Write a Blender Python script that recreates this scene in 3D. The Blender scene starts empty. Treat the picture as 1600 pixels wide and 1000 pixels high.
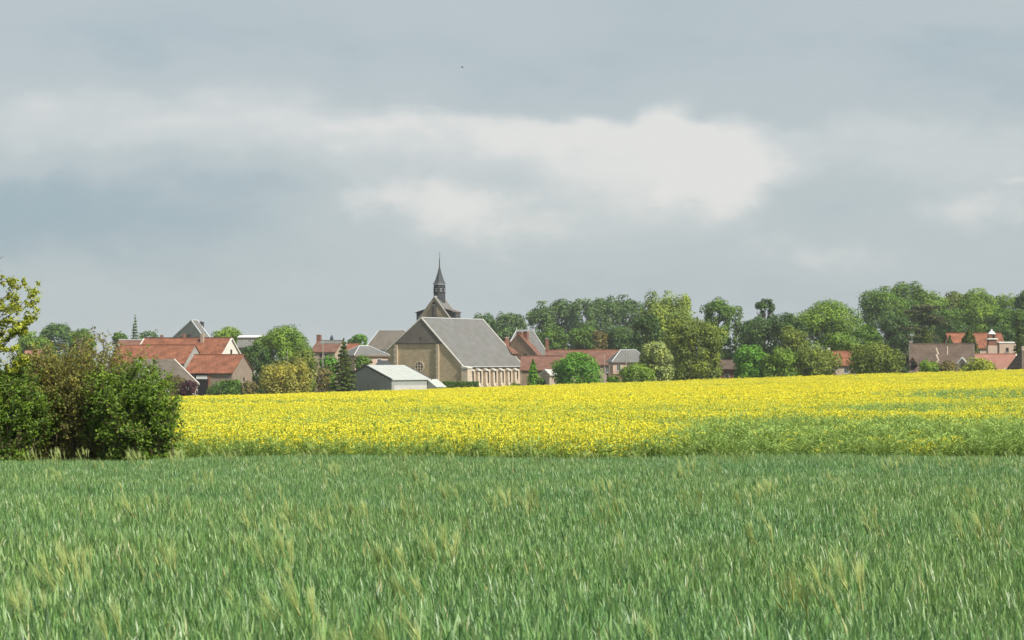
import bpy, math, random
import numpy as np
from mathutils import Matrix, Vector

SC = bpy.context.scene
COL = SC.collection
R = math.radians
F = 3333.0            # focal length in photo pixels (1600 wide)
HZ = 560.0            # horizon row
E = 1.70              # eye height above the wheat field at the camera
PITCH = math.atan((HZ - 500.0) / F)

# ------------------------------------------------------------------ camera
cam = bpy.data.cameras.new('camera')
cam_o = bpy.data.objects.new('camera', cam)
COL.objects.link(cam_o)
cam.sensor_width = 36.0
cam.lens = 36.0 * F / 1600.0
cam.clip_start = 0.1
cam.clip_end = 20000.0
cam_o.location = (0, 0, E)
cam_o.rotation_euler = (math.pi / 2 + PITCH, 0, 0)
cam.dof.use_dof = True
cam.dof.focus_distance = 120.0
cam.dof.aperture_fstop = 13.0
SC.camera = cam_o

# ------------------------------------------------------------------ sun and sky
SUN_AZ = (0.75, -0.66)      # direction towards the sun on the ground: right, a little behind the camera
SUN_EL = R(46)
sun = bpy.data.lights.new('sun', 'SUN')
sun.energy = 4.6
sun.angle = R(2.0)
sun.color = (1.0, 0.95, 0.86)
sun_o = bpy.data.objects.new('sun', sun)
COL.objects.link(sun_o)
_h = math.hypot(*SUN_AZ)
to_sun = Vector((SUN_AZ[0] / _h * math.cos(SUN_EL), SUN_AZ[1] / _h * math.cos(SUN_EL), math.sin(SUN_EL)))
sun_o.rotation_euler = to_sun.to_track_quat('Z', 'Y').to_euler()
sun_o.location = (60, -40, 60)

world = bpy.data.worlds.new('World')
SC.world = world
world.use_nodes = True
SC.view_settings.view_transform = 'Standard'
SC.view_settings.look = 'None'
SC.view_settings.gamma = 1.0
SC.view_settings.use_curve_mapping = False
SC.view_settings.exposure = 0.42
SC.render.engine = 'CYCLES'
SC.cycles.use_denoising = True
SC.cycles.max_bounces = 4
SC.cycles.diffuse_bounces = 2
SC.cycles.glossy_bounces = 2
SC.cycles.transmission_bounces = 3
SC.cycles.use_adaptive_sampling = True
SC.cycles.adaptive_threshold = 0.02
SC.cycles.transparent_max_bounces = 8
SC.cycles.volume_bounces = 0


def build_sky():
    nt = world.node_tree
    nt.nodes.clear()
    N, L = nt.nodes.new, nt.links.new

    def val(s, sock):
        if isinstance(s, (int, float)):
            sock.default_value = s
        else:
            L(s, sock)

    def math_(op, a, b=0.0, c=None, clamp=False):
        n = N('ShaderNodeMath')
        n.operation = op
        n.use_clamp = clamp
        val(a, n.inputs[0]); val(b, n.inputs[1])
        if c is not None:
            val(c, n.inputs[2])
        return n.outputs[0]

    tc = N('ShaderNodeTexCoord')
    sep = N('ShaderNodeSeparateXYZ')
    L(tc.outputs['Generated'], sep.inputs[0])
    x, y, z = sep.outputs

    def noise(scale, zs, detail, rough, off=0.0, dist=0.0):
        m = N('ShaderNodeMapping')
        m.inputs['Scale'].default_value = (1, 1, zs)
        m.inputs['Location'].default_value = (off, off * 0.7, off * 1.3)
        L(tc.outputs['Generated'], m.inputs[0])
        n = N('ShaderNodeTexNoise')
        n.inputs['Scale'].default_value = scale
        n.inputs['Detail'].default_value = detail
        n.inputs['Roughness'].default_value = rough
        n.inputs['Distortion'].default_value = dist
        L(m.outputs[0], n.inputs['Vector'])
        return n.outputs['Fac']

    strat = noise(5.0, 3.4, 6, 0.50, 3.1)
    puff = noise(30.0, 1.5, 9, 0.60, 1.7)
    wisp = noise(9.0, 4.5, 8, 0.60, 5.9, 0.4)
    wa = noise(30.0, 1.4, 7, 0.55, 8.3)
    wb = noise(30.0, 1.4, 7, 0.55, 21.0)
    wc = noise(10.0, 1.8, 4, 0.5, 33.0)
    wd = noise(10.0, 1.8, 4, 0.5, 44.0)
    xw = math_('ADD', x, math_('ADD', math_('MULTIPLY_ADD', wa, 0.034, -0.017), math_('MULTIPLY_ADD', wc, 0.050, -0.025)))
    zw = math_('ADD', z, math_('ADD', math_('MULTIPLY_ADD', wb, 0.026, -0.013), math_('MULTIPLY_ADD', wd, 0.026, -0.013)))
    front = math_('MAXIMUM', y, 0.0)

    def blobs(lst, power=0.75):
        tot = None
        for (cx, cy, rx, ry, amp) in lst:
            ax = math_('MULTIPLY', math_('SUBTRACT', xw, (cx - 800) / F), F / rx)
            az = math_('MULTIPLY', math_('SUBTRACT', zw, (HZ - cy) / F), F / ry)
            d = math_('ADD', math_('MULTIPLY', ax, ax), math_('MULTIPLY', az, az))
            g = math_('MULTIPLY', math_('POWER', 2.71828, math_('MULTIPLY', d, -power)), amp)
            tot = g if tot is None else math_('ADD', tot, g)
        return math_('MULTIPLY', tot, front)
    # broad masses of the sky in view (photo pixel, radius, strength)
    soft = blobs([(560, 215, 480, 58, .26), (40, 215, 280, 62, .22), (1480, 250, 300, 75, .20), (300, 130, 330, 45, .10), (850, 300, 330, 95, .17),
                  (1080, 262, 170, 58, .26), (700, 360, 190, 60, .08), (60, 350, 340, 75, -.46), (420, 290, 130, 40, -.12),
                  (1310, 310, 120, 50, -.22), (300, 70, 420, 45, -.10), (1200, 445, 500, 30, -.08)])
    # heaped cloud tops with firmer edges
    firm = blobs([(1115, 252, 90, 46, .95), (1020, 300, 50, 22, .7), (578, 314, 56, 28, .88), (705, 322, 66, 34, .88), (790, 365, 70, 45, .45), (930, 222, 150, 26, .72),
                  (640, 200, 190, 26, .55), (1570, 282, 30, 9, .4), (1540, 345, 95, 38, .7), (1290, 390, 120, 32, .65), (1180, 300, 70, 40, .4), (972, 282, 42, 34, -.8)])
    # the darker deck overhead at the right, its underside against the bright band
    deck = blobs([(1230, 118, 400, 58, 1.0), (880, 145, 150, 34, .8), (1500, 140, 250, 50, .5), (250, 60, 380, 36, .45)])
    md = N('ShaderNodeMapRange'); md.interpolation_type = 'SMOOTHSTEP'
    md.inputs[1].default_value = 0.12; md.inputs[2].default_value = 0.85
    L(math_('ADD', deck, math_('MULTIPLY', math_('SUBTRACT', puff, 0.5), 0.5)), md.inputs[0])
    shade = math_('MULTIPLY', md.outputs[0], -0.15)
    ev = math_('ADD', firm, math_('MULTIPLY', math_('SUBTRACT', puff, 0.5), 0.9))
    mr = N('ShaderNodeMapRange'); mr.interpolation_type = 'SMOOTHSTEP'
    mr.inputs[1].default_value = 0.08; mr.inputs[2].default_value = 1.02
    L(ev, mr.inputs[0])
    heap = math_('MULTIPLY', mr.outputs[0], 0.27)
    t = math_('MULTIPLY_ADD', math_('SUBTRACT', strat, 0.5), 0.60, 0.46)
    t = math_('ADD', t, math_('MULTIPLY', math_('SUBTRACT', wisp, 0.5), 0.30))
    t = math_('ADD', t, math_('MULTIPLY', math_('SUBTRACT', puff, 0.5), 0.17))
    t = math_('ADD', t, math_('ADD', math_('ADD', soft, shade), heap))
    ramp = N('ShaderNodeValToRGB')
    cr = ramp.color_ramp
    cr.interpolation = 'EASE'
    cr.elements[0].position = 0.05
    cr.elements[0].color = (0.345, 0.445, 0.505, 1)
    cr.elements[1].position = 1.0
    cr.elements[1].color = (0.80, 0.795, 0.77, 1)
    e = cr.elements.new(0.5)
    e.color = (0.505, 0.57, 0.595, 1)
    L(t, ramp.inputs[0])
    sky = N('ShaderNodeTexSky')
    sky.sky_type = 'NISHITA'
    sky.sun_disc = False
    sky.sun_elevation = SUN_EL
    sky.sun_rotation = math.atan2(SUN_AZ[0], SUN_AZ[1])
    sky.air_density = 1.0
    sky.dust_density = 1.5
    b1 = N('ShaderNodeBackground')
    b1.inputs[1].default_value = 0.09
    L(sky.outputs[0], b1.inputs[0])
    b2 = N('ShaderNodeBackground')
    b2.inputs[1].default_value = 0.735
    L(ramp.outputs[0], b2.inputs[0])
    mix = N('ShaderNodeMixShader')
    mix.inputs[0].default_value = 0.90
    L(b1.outputs[0], mix.inputs[1])
    L(b2.outputs[0], mix.inputs[2])
    out = N('ShaderNodeOutputWorld')
    L(mix.outputs[0], out.inputs[0])


build_sky()

# ------------------------------------------------------------------ helpers
def at(px, py, D):
    """world point that stands D metres away where the photograph shows pixel px, py"""
    return Vector(((px - 800.0) / F * D, D, E + (HZ - py) / F * D))


def ground(x, y):
    x = np.asarray(x, float); y = np.asarray(y, float)
    yc = np.clip(y, -10, 900)
    base = np.where(yc < 52, -0.025 * yc,
           np.where(yc < 300, -1.3 + (yc - 52) / 248.0 * (-2.16), E - 0.0132 * yc - 1.2))
    tw = 0.036 * np.clip((yc - 52) / 248.0, 0, 1) * 150 * np.tanh(x / 150.0)
    return base + tw


def gz(x, y):
    return float(ground(x, y))


def mesh(name, verts, faces, mat=None, uv=None, tint=None, smooth=False):
    me = bpy.data.meshes.new(name)
    if isinstance(faces, np.ndarray):
        verts = np.asarray(verts, np.float32)
        k = faces.shape[1]
        me.vertices.add(len(verts))
        me.vertices.foreach_set('co', verts.ravel())
        me.loops.add(faces.size)
        me.loops.foreach_set('vertex_index', faces.astype(np.int32).ravel())
        me.polygons.add(len(faces))
        me.polygons.foreach_set('loop_start', np.arange(0, faces.size, k, dtype=np.int32))
        me.polygons.foreach_set('loop_total', np.full(len(faces), k, np.int32))
        me.update(calc_edges=True)
    else:
        me.from_pydata([tuple(v) for v in verts], [], faces)
        me.update()
    if uv is not None:
        l = me.uv_layers.new(name='UVMap')
        l.data.foreach_set('uv', np.asarray(uv, np.float32).ravel())
    if tint is not None:
        a = me.attributes.new('tint', 'FLOAT', 'POINT')
        a.data.foreach_set('value', np.asarray(tint, np.float32))
    if smooth:
        me.polygons.foreach_set('use_smooth', np.ones(len(me.polygons), bool))
    if mat is not None:
        me.materials.append(mat)
    return me


def obj(name, me, parent=None, loc=None, rotz=0.0):
    o = bpy.data.objects.new(name, me)
    COL.objects.link(o)
    if parent is not None:
        o.parent = parent
    if loc is not None:
        o.location = loc
    if rotz:
        o.rotation_euler = (0, 0, rotz)
    return o


def tag(o, label, cat=None, group=None, kind=None):
    o['label'] = label
    if cat: o['category'] = cat
    if group: o['group'] = group
    if kind: o['kind'] = kind
    return o


class MB:
    """collects boxes, prisms and tubes into one mesh"""
    def __init__(s):
        s.v = []; s.f = []; s.uv = []

    def add(s, vs, fs):
        n = len(s.v)
        s.v += [tuple(v) for v in vs]
        s.f += [tuple(i + n for i in f) for f in fs]
        return s

    def box(s, x0, x1, y0, y1, z0, z1):
        return s.add([(x0, y0, z0), (x1, y0, z0), (x1, y1, z0), (x0, y1, z0), (x0, y0, z1), (x1, y0, z1), (x1, y1, z1), (x0, y1, z1)],
                     [(0, 3, 2, 1), (4, 5, 6, 7), (0, 1, 5, 4), (1, 2, 6, 5), (2, 3, 7, 6), (3, 0, 4, 7)])

    def prism(s, sec, x0, x1):
        """section [(y,z)...] swept along x"""
        n = len(sec)
        vs = [(x0, a, b) for a, b in sec] + [(x1, a, b) for a, b in sec]
        fs = [tuple(range(n - 1, -1, -1)), tuple(range(n, 2 * n))] + [(i, (i + 1) % n, n + (i + 1) % n, n + i) for i in range(n)]
        return s.add(vs, fs)

    def prism_y(s, sec, y0, y1):
        """section [(x,z)...] swept along y"""
        n = len(sec)
        vs = [(a, y0, b) for a, b in sec] + [(a, y1, b) for a, b in sec]
        fs = [tuple(range(n)), tuple(range(2 * n - 1, n - 1, -1))] + [((i + 1) % n, i, n + i, n + (i + 1) % n) for i in range(n)]
        return s.add(vs, fs)

    def lathe(s, prof, n=8, cx=0, cy=0, ph=0.0):
        vs = []
        for r, z in prof:
            for i in range(n):
                a = 2 * math.pi * i / n + ph
                vs.append((cx + r * math.cos(a), cy + r * math.sin(a), z))
        fs = [tuple(range(n - 1, -1, -1)), tuple(range((len(prof) - 1) * n, len(prof) * n))]
        for k in range(len(prof) - 1):
            for i in range(n):
                j = (i + 1) % n
                fs.append((k * n + i, k * n + j, (k + 1) * n + j, (k + 1) * n + i))
        return s.add(vs, fs)

    def tube(s, pts, rad, n=5):
        pts = [Vector(p) for p in pts]
        base = len(s.v)
        vs = []
        for k, p in enumerate(pts):
            d = (pts[min(k + 1, len(pts) - 1)] - pts[max(k - 1, 0)])
            d = d.normalized() if d.length > 1e-6 else Vector((0, 0, 1))
            a = d.cross(Vector((0.31, 0.17, 0.93)))
            if a.length < 1e-3: a = d.cross(Vector((1, 0, 0)))
            a.normalize(); b = d.cross(a)
            r = rad[k] if isinstance(rad, (list, tuple)) else rad
            for i in range(n):
                t = 2 * math.pi * i / n
                vs.append(p + a * (r * math.cos(t)) + b * (r * math.sin(t)))
        fs = []
        for k in range(len(pts) - 1):
            for i in range(n):
                j = (i + 1) % n
                fs.append((k * n + i, k * n + j, (k + 1) * n + j, (k + 1) * n + i))
        return s.add(vs, fs)

    def build(s, name, mat, parent=None, label=None, smooth=False):
        uv = []
        for f in s.f:
            p = [Vector(s.v[i]) for i in f]
            n = (p[1] - p[0]).cross(p[2] - p[0])
            n = n.normalized() if n.length > 1e-9 else Vector((0, 0, 1))
            if abs(n.z) > .75:
                uv += [(q.x, q.y) for q in p]
            else:
                h = Vector((-n.y, n.x, 0)).normalized()
                uv += [(q.dot(h), q.z) for q in p]
        o = obj(name, mesh(name, s.v, s.f, mat, uv=uv, smooth=smooth), parent)
        if label: o['label'] = label
        return o


# ------------------------------------------------------------------ materials
def new_mat(name):
    m = bpy.data.materials.new(name)
    m.use_nodes = True
    nt = m.node_tree
    return m, nt, nt.nodes['Principled BSDF'], nt.nodes.new, nt.links.new


def ramp_node(nt, stops):
    r = nt.nodes.new('ShaderNodeValToRGB')
    cr = r.color_ramp
    cr.elements[0].position, cr.elements[0].color = stops[0][0], (*stops[0][1], 1)
    cr.elements[1].position, cr.elements[1].color = stops[-1][0], (*stops[-1][1], 1)
    for p, c in stops[1:-1]:
        e = cr.elements.new(p); e.color = (*c, 1)
    return r


def noise_node(nt, scale, detail=4, rough=0.55, vec=None):
    n = nt.nodes.new('ShaderNodeTexNoise')
    n.inputs['Scale'].default_value = scale
    n.inputs['Detail'].default_value = detail
    n.inputs['Roughness'].default_value = rough
    if vec is not None: nt.links.new(vec, n.inputs['Vector'])
    return n


def mul(c, k):
    return tuple(max(0, min(1, a * k)) for a in c)


def leaf_mat(name, c, var=0.45, warm=(1.25, 1.08, 0.6), trans=0.25, rough=0.55, patch=None, patch_scale=0.5):
    """foliage: colour varies per leaf and per clump (tint attribute), light passes through"""
    m, nt, p, N, L = new_mat(name)
    at_ = N('ShaderNodeAttribute'); at_.attribute_name = 'tint'
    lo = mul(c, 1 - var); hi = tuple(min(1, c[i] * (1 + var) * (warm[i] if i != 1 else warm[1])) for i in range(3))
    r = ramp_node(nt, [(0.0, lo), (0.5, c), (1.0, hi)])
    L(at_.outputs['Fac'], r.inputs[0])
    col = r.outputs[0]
    if patch is not None:
        geo = N('ShaderNodeNewGeometry')
        nz = noise_node(nt, patch_scale, 3, 0.5, geo.outputs['Position'])
        rr = ramp_node(nt, [(0.40, (0, 0, 0)), (0.66, (1, 1, 1))])
        L(nz.outputs['Fac'], rr.inputs[0])
        mx = N('ShaderNodeMix'); mx.data_type = 'RGBA'; mx.blend_type = 'MULTIPLY'
        L(rr.outputs[0], mx.inputs['Factor'])
        L(col, mx.inputs['A'])
        mx.inputs['B'].default_value = (*patch, 1)
        col = mx.outputs['Result']
    L(col, p.inputs['Base Color'])
    p.inputs['Roughness'].default_value = rough
    p.inputs['Specular IOR Level'].default_value = 0.3
    tr = N('ShaderNodeBsdfTranslucent')
    L(col, tr.inputs[0])
    mx2 = N('ShaderNodeMixShader')
    mx2.inputs[0].default_value = trans
    L(p.outputs[0], mx2.inputs[1]); L(tr.outputs[0], mx2.inputs[2])
    L(mx2.outputs[0], nt.nodes['Material Output'].inputs[0])
    return m


def plain_mat(name, c, rough=0.7, var=0.12, scale=1.5, c2=None, bump=0.0, spec=0.3):
    m, nt, p, N, L = new_mat(name)
    tc = N('ShaderNodeTexCoord')
    nz = noise_node(nt, scale, 6, 0.6, tc.outputs['Object'])
    r = ramp_node(nt, [(0.30, c2 if c2 else mul(c, 1 - var)), (0.70, mul(c, 1 + var))])
    L(nz.outputs['Fac'], r.inputs[0])
    L(r.outputs[0], p.inputs['Base Color'])
    p.inputs['Roughness'].default_value = rough
    p.inputs['Specular IOR Level'].default_value = spec
    if bump:
        b = N('ShaderNodeBump'); b.inputs['Strength'].default_value = bump; b.inputs['Distance'].default_value = 0.05
        L(nz.outputs['Fac'], b.inputs['Height']); L(b.outputs[0], p.inputs['Normal'])
    return m


def tile_mat(name, c, c2, cm, bw=0.26, rh=0.36, mortar=0.05, rough=0.8, stain=(0.35, 0.33, 0.30), samt=0.35, squash=1.0):
    """tiles or slates or masonry in metres on the UV map of the surface"""
    m, nt, p, N, L = new_mat(name)
    tc = N('ShaderNodeTexCoord')
    b = N('ShaderNodeTexBrick')
    b.inputs['Scale'].default_value = 1.0
    b.inputs['Brick Width'].default_value = bw
    b.inputs['Row Height'].default_value = rh
    b.inputs['Mortar Size'].default_value = mortar
    b.inputs['Mortar Smooth'].default_value = 0.3
    b.inputs['Bias'].default_value = 0.0
    b.inputs['Color1'].default_value = (*c, 1)
    b.inputs['Color2'].default_value = (*c2, 1)
    b.inputs['Mortar'].default_value = (*cm, 1)
    L(tc.outputs['UV'], b.inputs['Vector'])
    nz = noise_node(nt, 0.55, 6, 0.62, tc.outputs['UV'])
    r = ramp_node(nt, [(0.36, stain), (0.62, (1, 1, 1))])
    L(nz.outputs['Fac'], r.inputs[0])
    mx = N('ShaderNodeMix'); mx.data_type = 'RGBA'; mx.blend_type = 'MULTIPLY'
    mx.inputs['Factor'].default_value = samt
    L(b.outputs['Color'], mx.inputs['A']); L(r.outputs[0], mx.inputs['B'])
    nz2 = noise_node(nt, 3.2, 3, 0.6, tc.outputs['UV'])
    r2 = ramp_node(nt, [(0.3, (0.78, 0.78, 0.80)), (0.7, (1.15, 1.12, 1.08))])
    L(nz2.outputs['Fac'], r2.inputs[0])
    mx2 = N('ShaderNodeMix'); mx2.data_type = 'RGBA'; mx2.blend_type = 'MULTIPLY'
    mx2.inputs['Factor'].default_value = 0.7
    L(mx.outputs['Result'], mx2.inputs['A']); L(r2.outputs[0], mx2.inputs['B'])
    L(mx2.outputs['Result'], p.inputs['Base Color'])
    p.inputs['Roughness'].default_value = rough
    p.inputs['Specular IOR Level'].default_value = 0.3
    bu = N('ShaderNodeBump'); bu.inputs['Strength'].default_value = 0.6; bu.inputs['Distance'].default_value = 0.04
    L(b.outputs['Fac'], bu.inputs['Height']); bu.invert = True
    L(bu.outputs[0], p.inputs['Normal'])
    return m


M = {}
M['tile_orange'] = tile_mat('tile_orange', (0.44, 0.170, 0.085), (0.34, 0.125, 0.065), (0.19, 0.08, 0.05), samt=0.70)
M['tile_red'] = tile_mat('tile_red', (0.29, 0.145, 0.10), (0.23, 0.115, 0.08), (0.15, 0.08, 0.06), samt=0.5)
M['tile_brown'] = tile_mat('tile_brown', (0.22, 0.155, 0.11), (0.16, 0.115, 0.085), (0.08, 0.06, 0.05), samt=0.5)
M['tile_greybrown'] = tile_mat('tile_greybrown', (0.20, 0.165, 0.125), (0.16, 0.135, 0.105), (0.10, 0.085, 0.07), samt=0.5)
M['tile_pink'] = tile_mat('tile_pink', (0.40, 0.20, 0.14), (0.34, 0.165, 0.12), (0.26, 0.13, 0.10), samt=0.25)
M['slate'] = tile_mat('slate', (0.205, 0.205, 0.195), (0.18, 0.18, 0.17), (0.16, 0.16, 0.15), bw=0.24, rh=0.14, mortar=0.012, samt=0.55, rough=0.6, stain=(0.62, 0.60, 0.55))
M['slate_dark'] = tile_mat('slate_dark', (0.075, 0.085, 0.09), (0.06, 0.068, 0.072), (0.04, 0.045, 0.05), bw=0.24, rh=0.16, mortar=0.012, samt=0.3, rough=0.55)
M['slate_brown'] = tile_mat('slate_brown', (0.21, 0.185, 0.155), (0.18, 0.16, 0.135), (0.12, 0.11, 0.09), bw=0.24, rh=0.16, mortar=0.015, samt=0.4)
M['stone'] = tile_mat('stone', (0.56, 0.445, 0.29), (0.48, 0.38, 0.245), (0.50, 0.405, 0.275), bw=0.55, rh=0.28, mortar=0.02, samt=0.40, rough=0.9, stain=(0.55, 0.5, 0.42))
M['stone_pale'] = tile_mat('stone_pale', (0.64, 0.54, 0.41), (0.56, 0.47, 0.36), (0.55, 0.46, 0.35), bw=0.7, rh=0.35, mortar=0.015, samt=0.30, rough=0.9, stain=(0.55, 0.5, 0.45))
M['stone_grey'] = tile_mat('stone_grey', (0.42, 0.345, 0.235), (0.34, 0.28, 0.19), (0.38, 0.32, 0.23), bw=0.5, rh=0.26, mortar=0.03, samt=0.5, rough=0.9, stain=(0.5, 0.47, 0.42))
M['brick'] = tile_mat('brick', (0.32, 0.135, 0.085), (0.25, 0.10, 0.065), (0.30, 0.22, 0.17), bw=0.24, rh=0.08, mortar=0.012, samt=0.35)
M['brickstone'] = tile_mat('brickstone', (0.33, 0.24, 0.155), (0.27, 0.18, 0.12), (0.30, 0.24, 0.18), bw=0.4, rh=0.2, mortar=0.02, samt=0.4)
M['render_white'] = plain_mat('render_white', (0.68, 0.64, 0.57), 0.9, 0.08, 0.8)
M['render_pink'] = plain_mat('render_pink', (0.50, 0.37, 0.29), 0.9, 0.10, 0.8)
M['render_tan'] = plain_mat('render_tan', (0.40, 0.32, 0.24), 0.9, 0.14, 0.9)
M['render_grey'] = plain_mat('render_grey', (0.33, 0.31, 0.28), 0.9, 0.14, 0.9)
M['plaster_brown'] = plain_mat('plaster_brown', (0.26, 0.205, 0.155), 0.9, 0.18, 1.0)
M['white'] = plain_mat('white', (0.74, 0.73, 0.70), 0.6, 0.05, 2.0)
M['zinc'] = plain_mat('zinc', (0.50, 0.51, 0.52), 0.45, 0.08, 2.0, spec=0.5)
M['mortar_pale'] = plain_mat('mortar_pale', (0.60, 0.57, 0.51), 0.9, 0.12, 2.0)
M['metal_green'] = plain_mat('metal_green', (0.29, 0.30, 0.275), 0.6, 0.06, 1.2)
M['metal_pale'] = plain_mat('metal_pale', (0.44, 0.46, 0.425), 0.45, 0.06, 0.7, spec=0.5)
M['concrete'] = plain_mat('concrete', (0.46, 0.45, 0.41), 0.9, 0.10, 0.8)
M['wood_dark'] = plain_mat('wood_dark', (0.07, 0.05, 0.035), 0.8, 0.3, 3.0)
M['wood'] = plain_mat('wood', (0.20, 0.13, 0.08), 0.8, 0.2, 3.0)
M['dark'] = plain_mat('dark_interior', (0.018, 0.018, 0.018), 0.9, 0.2, 2.0)
M['iron'] = plain_mat('iron', (0.05, 0.05, 0.05), 0.5, 0.2, 3.0)
M['glass'] = plain_mat('glass', (0.03, 0.035, 0.04), 0.25, 0.1, 1.0, spec=0.25)
M['bark'] = plain_mat('bark', (0.11, 0.085, 0.06), 0.9, 0.3, 4.0, bump=0.4)
M['twig'] = plain_mat('twig', (0.17, 0.115, 0.075), 0.9, 0.25, 6.0)
M['pole'] = plain_mat('pole', (0.33, 0.31, 0.27), 0.9, 0.1, 2.0)
M['feather'] = plain_mat('feather', (0.03, 0.03, 0.032), 0.8, 0.2, 9.0)

# ------------------------------------------------------------------ the ground sheet
def build_ground():
    ys = np.concatenate([np.linspace(-40, 60, 41), np.linspace(66, 320, 52), np.linspace(340, 900, 29), np.array([1000, 1200, 1600, 2200, 2900, 3600])])
    xs = np.concatenate([-np.array([3000, 2000, 1200, 800, 500, 350, 260]), np.linspace(-200, 200, 81), np.array([260, 350, 500, 800, 1200, 2000, 3000])])
    X, Y = np.meshgrid(xs, ys)
    Z = ground(X, Y)
    V = np.stack([X, Y, Z], -1).reshape(-1, 3)
    nx = len(xs)
    i = np.arange(len(ys) - 1)[:, None] * nx + np.arange(nx - 1)[None, :]
    i = i.ravel()
    Fc = np.stack([i, i + 1, i + 1 + nx, i + nx], -1)
    m, nt, p, N, L = new_mat('field_soil_and_grass')
    geo = N('ShaderNodeNewGeometry')
    n1 = noise_node(nt, 0.35, 8, 0.65, geo.outputs['Position'])
    n2 = noise_node(nt, 0.02, 4, 0.5, geo.outputs['Position'])
    r1 = ramp_node(nt, [(0.3, (0.030, 0.048, 0.018)), (0.55, (0.055, 0.085, 0.028)), (0.75, (0.09, 0.085, 0.045))])
    r2 = ramp_node(nt, [(0.35, (0.8, 0.9, 0.8)), (0.65, (1.25, 1.15, 0.9))])
    L(n1.outputs['Fac'], r1.inputs[0]); L(n2.outputs['Fac'], r2.inputs[0])
    mx = N('ShaderNodeMix'); mx.data_type = 'RGBA'; mx.blend_type = 'MULTIPLY'; mx.inputs['Factor'].default_value = 1
    L(r1.outputs[0], mx.inputs['A']); L(r2.outputs[0], mx.inputs['B'])
    L(mx.outputs['Result'], p.inputs['Base Color'])
    p.inputs['Roughness'].default_value = 0.95
    o = obj('ground', mesh('ground', V, Fc, m, smooth=True))
    tag(o, 'gently sloping farmland under the crops and village', kind='structure')


build_ground()

# ------------------------------------------------------------------ scattering of crop clumps
def scatter(name, label, cat, P, rot, scl, idx, sources):
    """one stuff object: clump meshes instanced on its points"""
    coll = bpy.data.collections.new(name + '_clumps')
    for k, me in enumerate(sources):
        o = bpy.data.objects.new('%s_%02d' % (name, k), me)
        coll.objects.link(o)
    me = bpy.data.meshes.new(name)
    me.vertices.add(len(P))
    me.vertices.foreach_set('co', np.asarray(P, np.float32).ravel())
    for an, ty, dat in (('rot', 'FLOAT_VECTOR', rot), ('scl', 'FLOAT', scl), ('idx', 'INT', idx)):
        a = me.attributes.new(an, ty, 'POINT')
        a.data.foreach_set('vector' if ty == 'FLOAT_VECTOR' else 'value', np.asarray(dat, np.int32 if ty == 'INT' else np.float32).ravel())
    me.update()
    o = obj(name, me)
    ng = bpy.data.node_groups.new(name + '_scatter', 'GeometryNodeTree')
    ng.interface.new_socket('Geometry', in_out='INPUT', socket_type='NodeSocketGeometry')
    ng.interface.new_socket('Geometry', in_out='OUTPUT', socket_type='NodeSocketGeometry')
    N, L = ng.nodes.new, ng.links.new
    gi, go = N('NodeGroupInput'), N('NodeGroupOutput')
    m2p = N('GeometryNodeMeshToPoints')
    iop = N('GeometryNodeInstanceOnPoints')
    ci = N('GeometryNodeCollectionInfo')
    ci.inputs['Collection'].default_value = coll
    ci.inputs['Separate Children'].default_value = True
    ci.inputs['Reset Children'].default_value = True

    def attr(n, t):
        a = N('GeometryNodeInputNamedAttribute'); a.data_type = t; a.inputs['Name'].default_value = n
        return a.outputs['Attribute']
    L(gi.outputs[0], m2p.inputs[0])
    L(m2p.outputs[0], iop.inputs['Points'])
    L(ci.outputs[0], iop.inputs['Instance'])
    iop.inputs['Pick Instance'].default_value = True
    L(attr('idx', 'INT'), iop.inputs['Instance Index'])
    e2r = N('FunctionNodeEulerToRotation')
    L(attr('rot', 'FLOAT_VECTOR'), e2r.inputs[0])
    L(e2r.outputs[0], iop.inputs['Rotation'])
    L(attr('scl', 'FLOAT'), iop.inputs['Scale'])
    L(iop.outputs[0], go.inputs[0])
    md = o.modifiers.new('scatter', 'NODES')
    md.node_group = ng
    tag(o, label, cat, kind='stuff')
    return o


def blade(rng, x, y, h, az, lean, w, curve, segs=4, z0=0.0):
    """strip leaf from (x,y,z0) rising by h, bending towards az"""
    vs = []
    ca, sa = math.cos(az), math.sin(az)
    tw = rng.uniform(-0.9, 0.9)
    for k in range(segs + 1):
        t = k / segs
        out = lean * t + curve * t * t
        zz = z0 + h * (t - 0.35 * abs(curve) / max(h, .01) * t * t * t)
        ww = w * (0.75 + 0.6 * t - 1.3 * t * t) if k < segs else w * 0.04
        a2 = az + math.pi / 2 + tw * t
        cx, cy = x + ca * out, y + sa * out
        vs.append((cx - math.cos(a2) * ww / 2, cy - math.sin(a2) * ww / 2, zz))
        vs.append((cx + math.cos(a2) * ww / 2, cy + math.sin(a2) * ww / 2, zz + 0.15 * ww))
    fs = [(2 * k, 2 * k + 1, 2 * k + 3, 2 * k + 2) for k in range(segs)]
    return vs, fs


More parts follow.
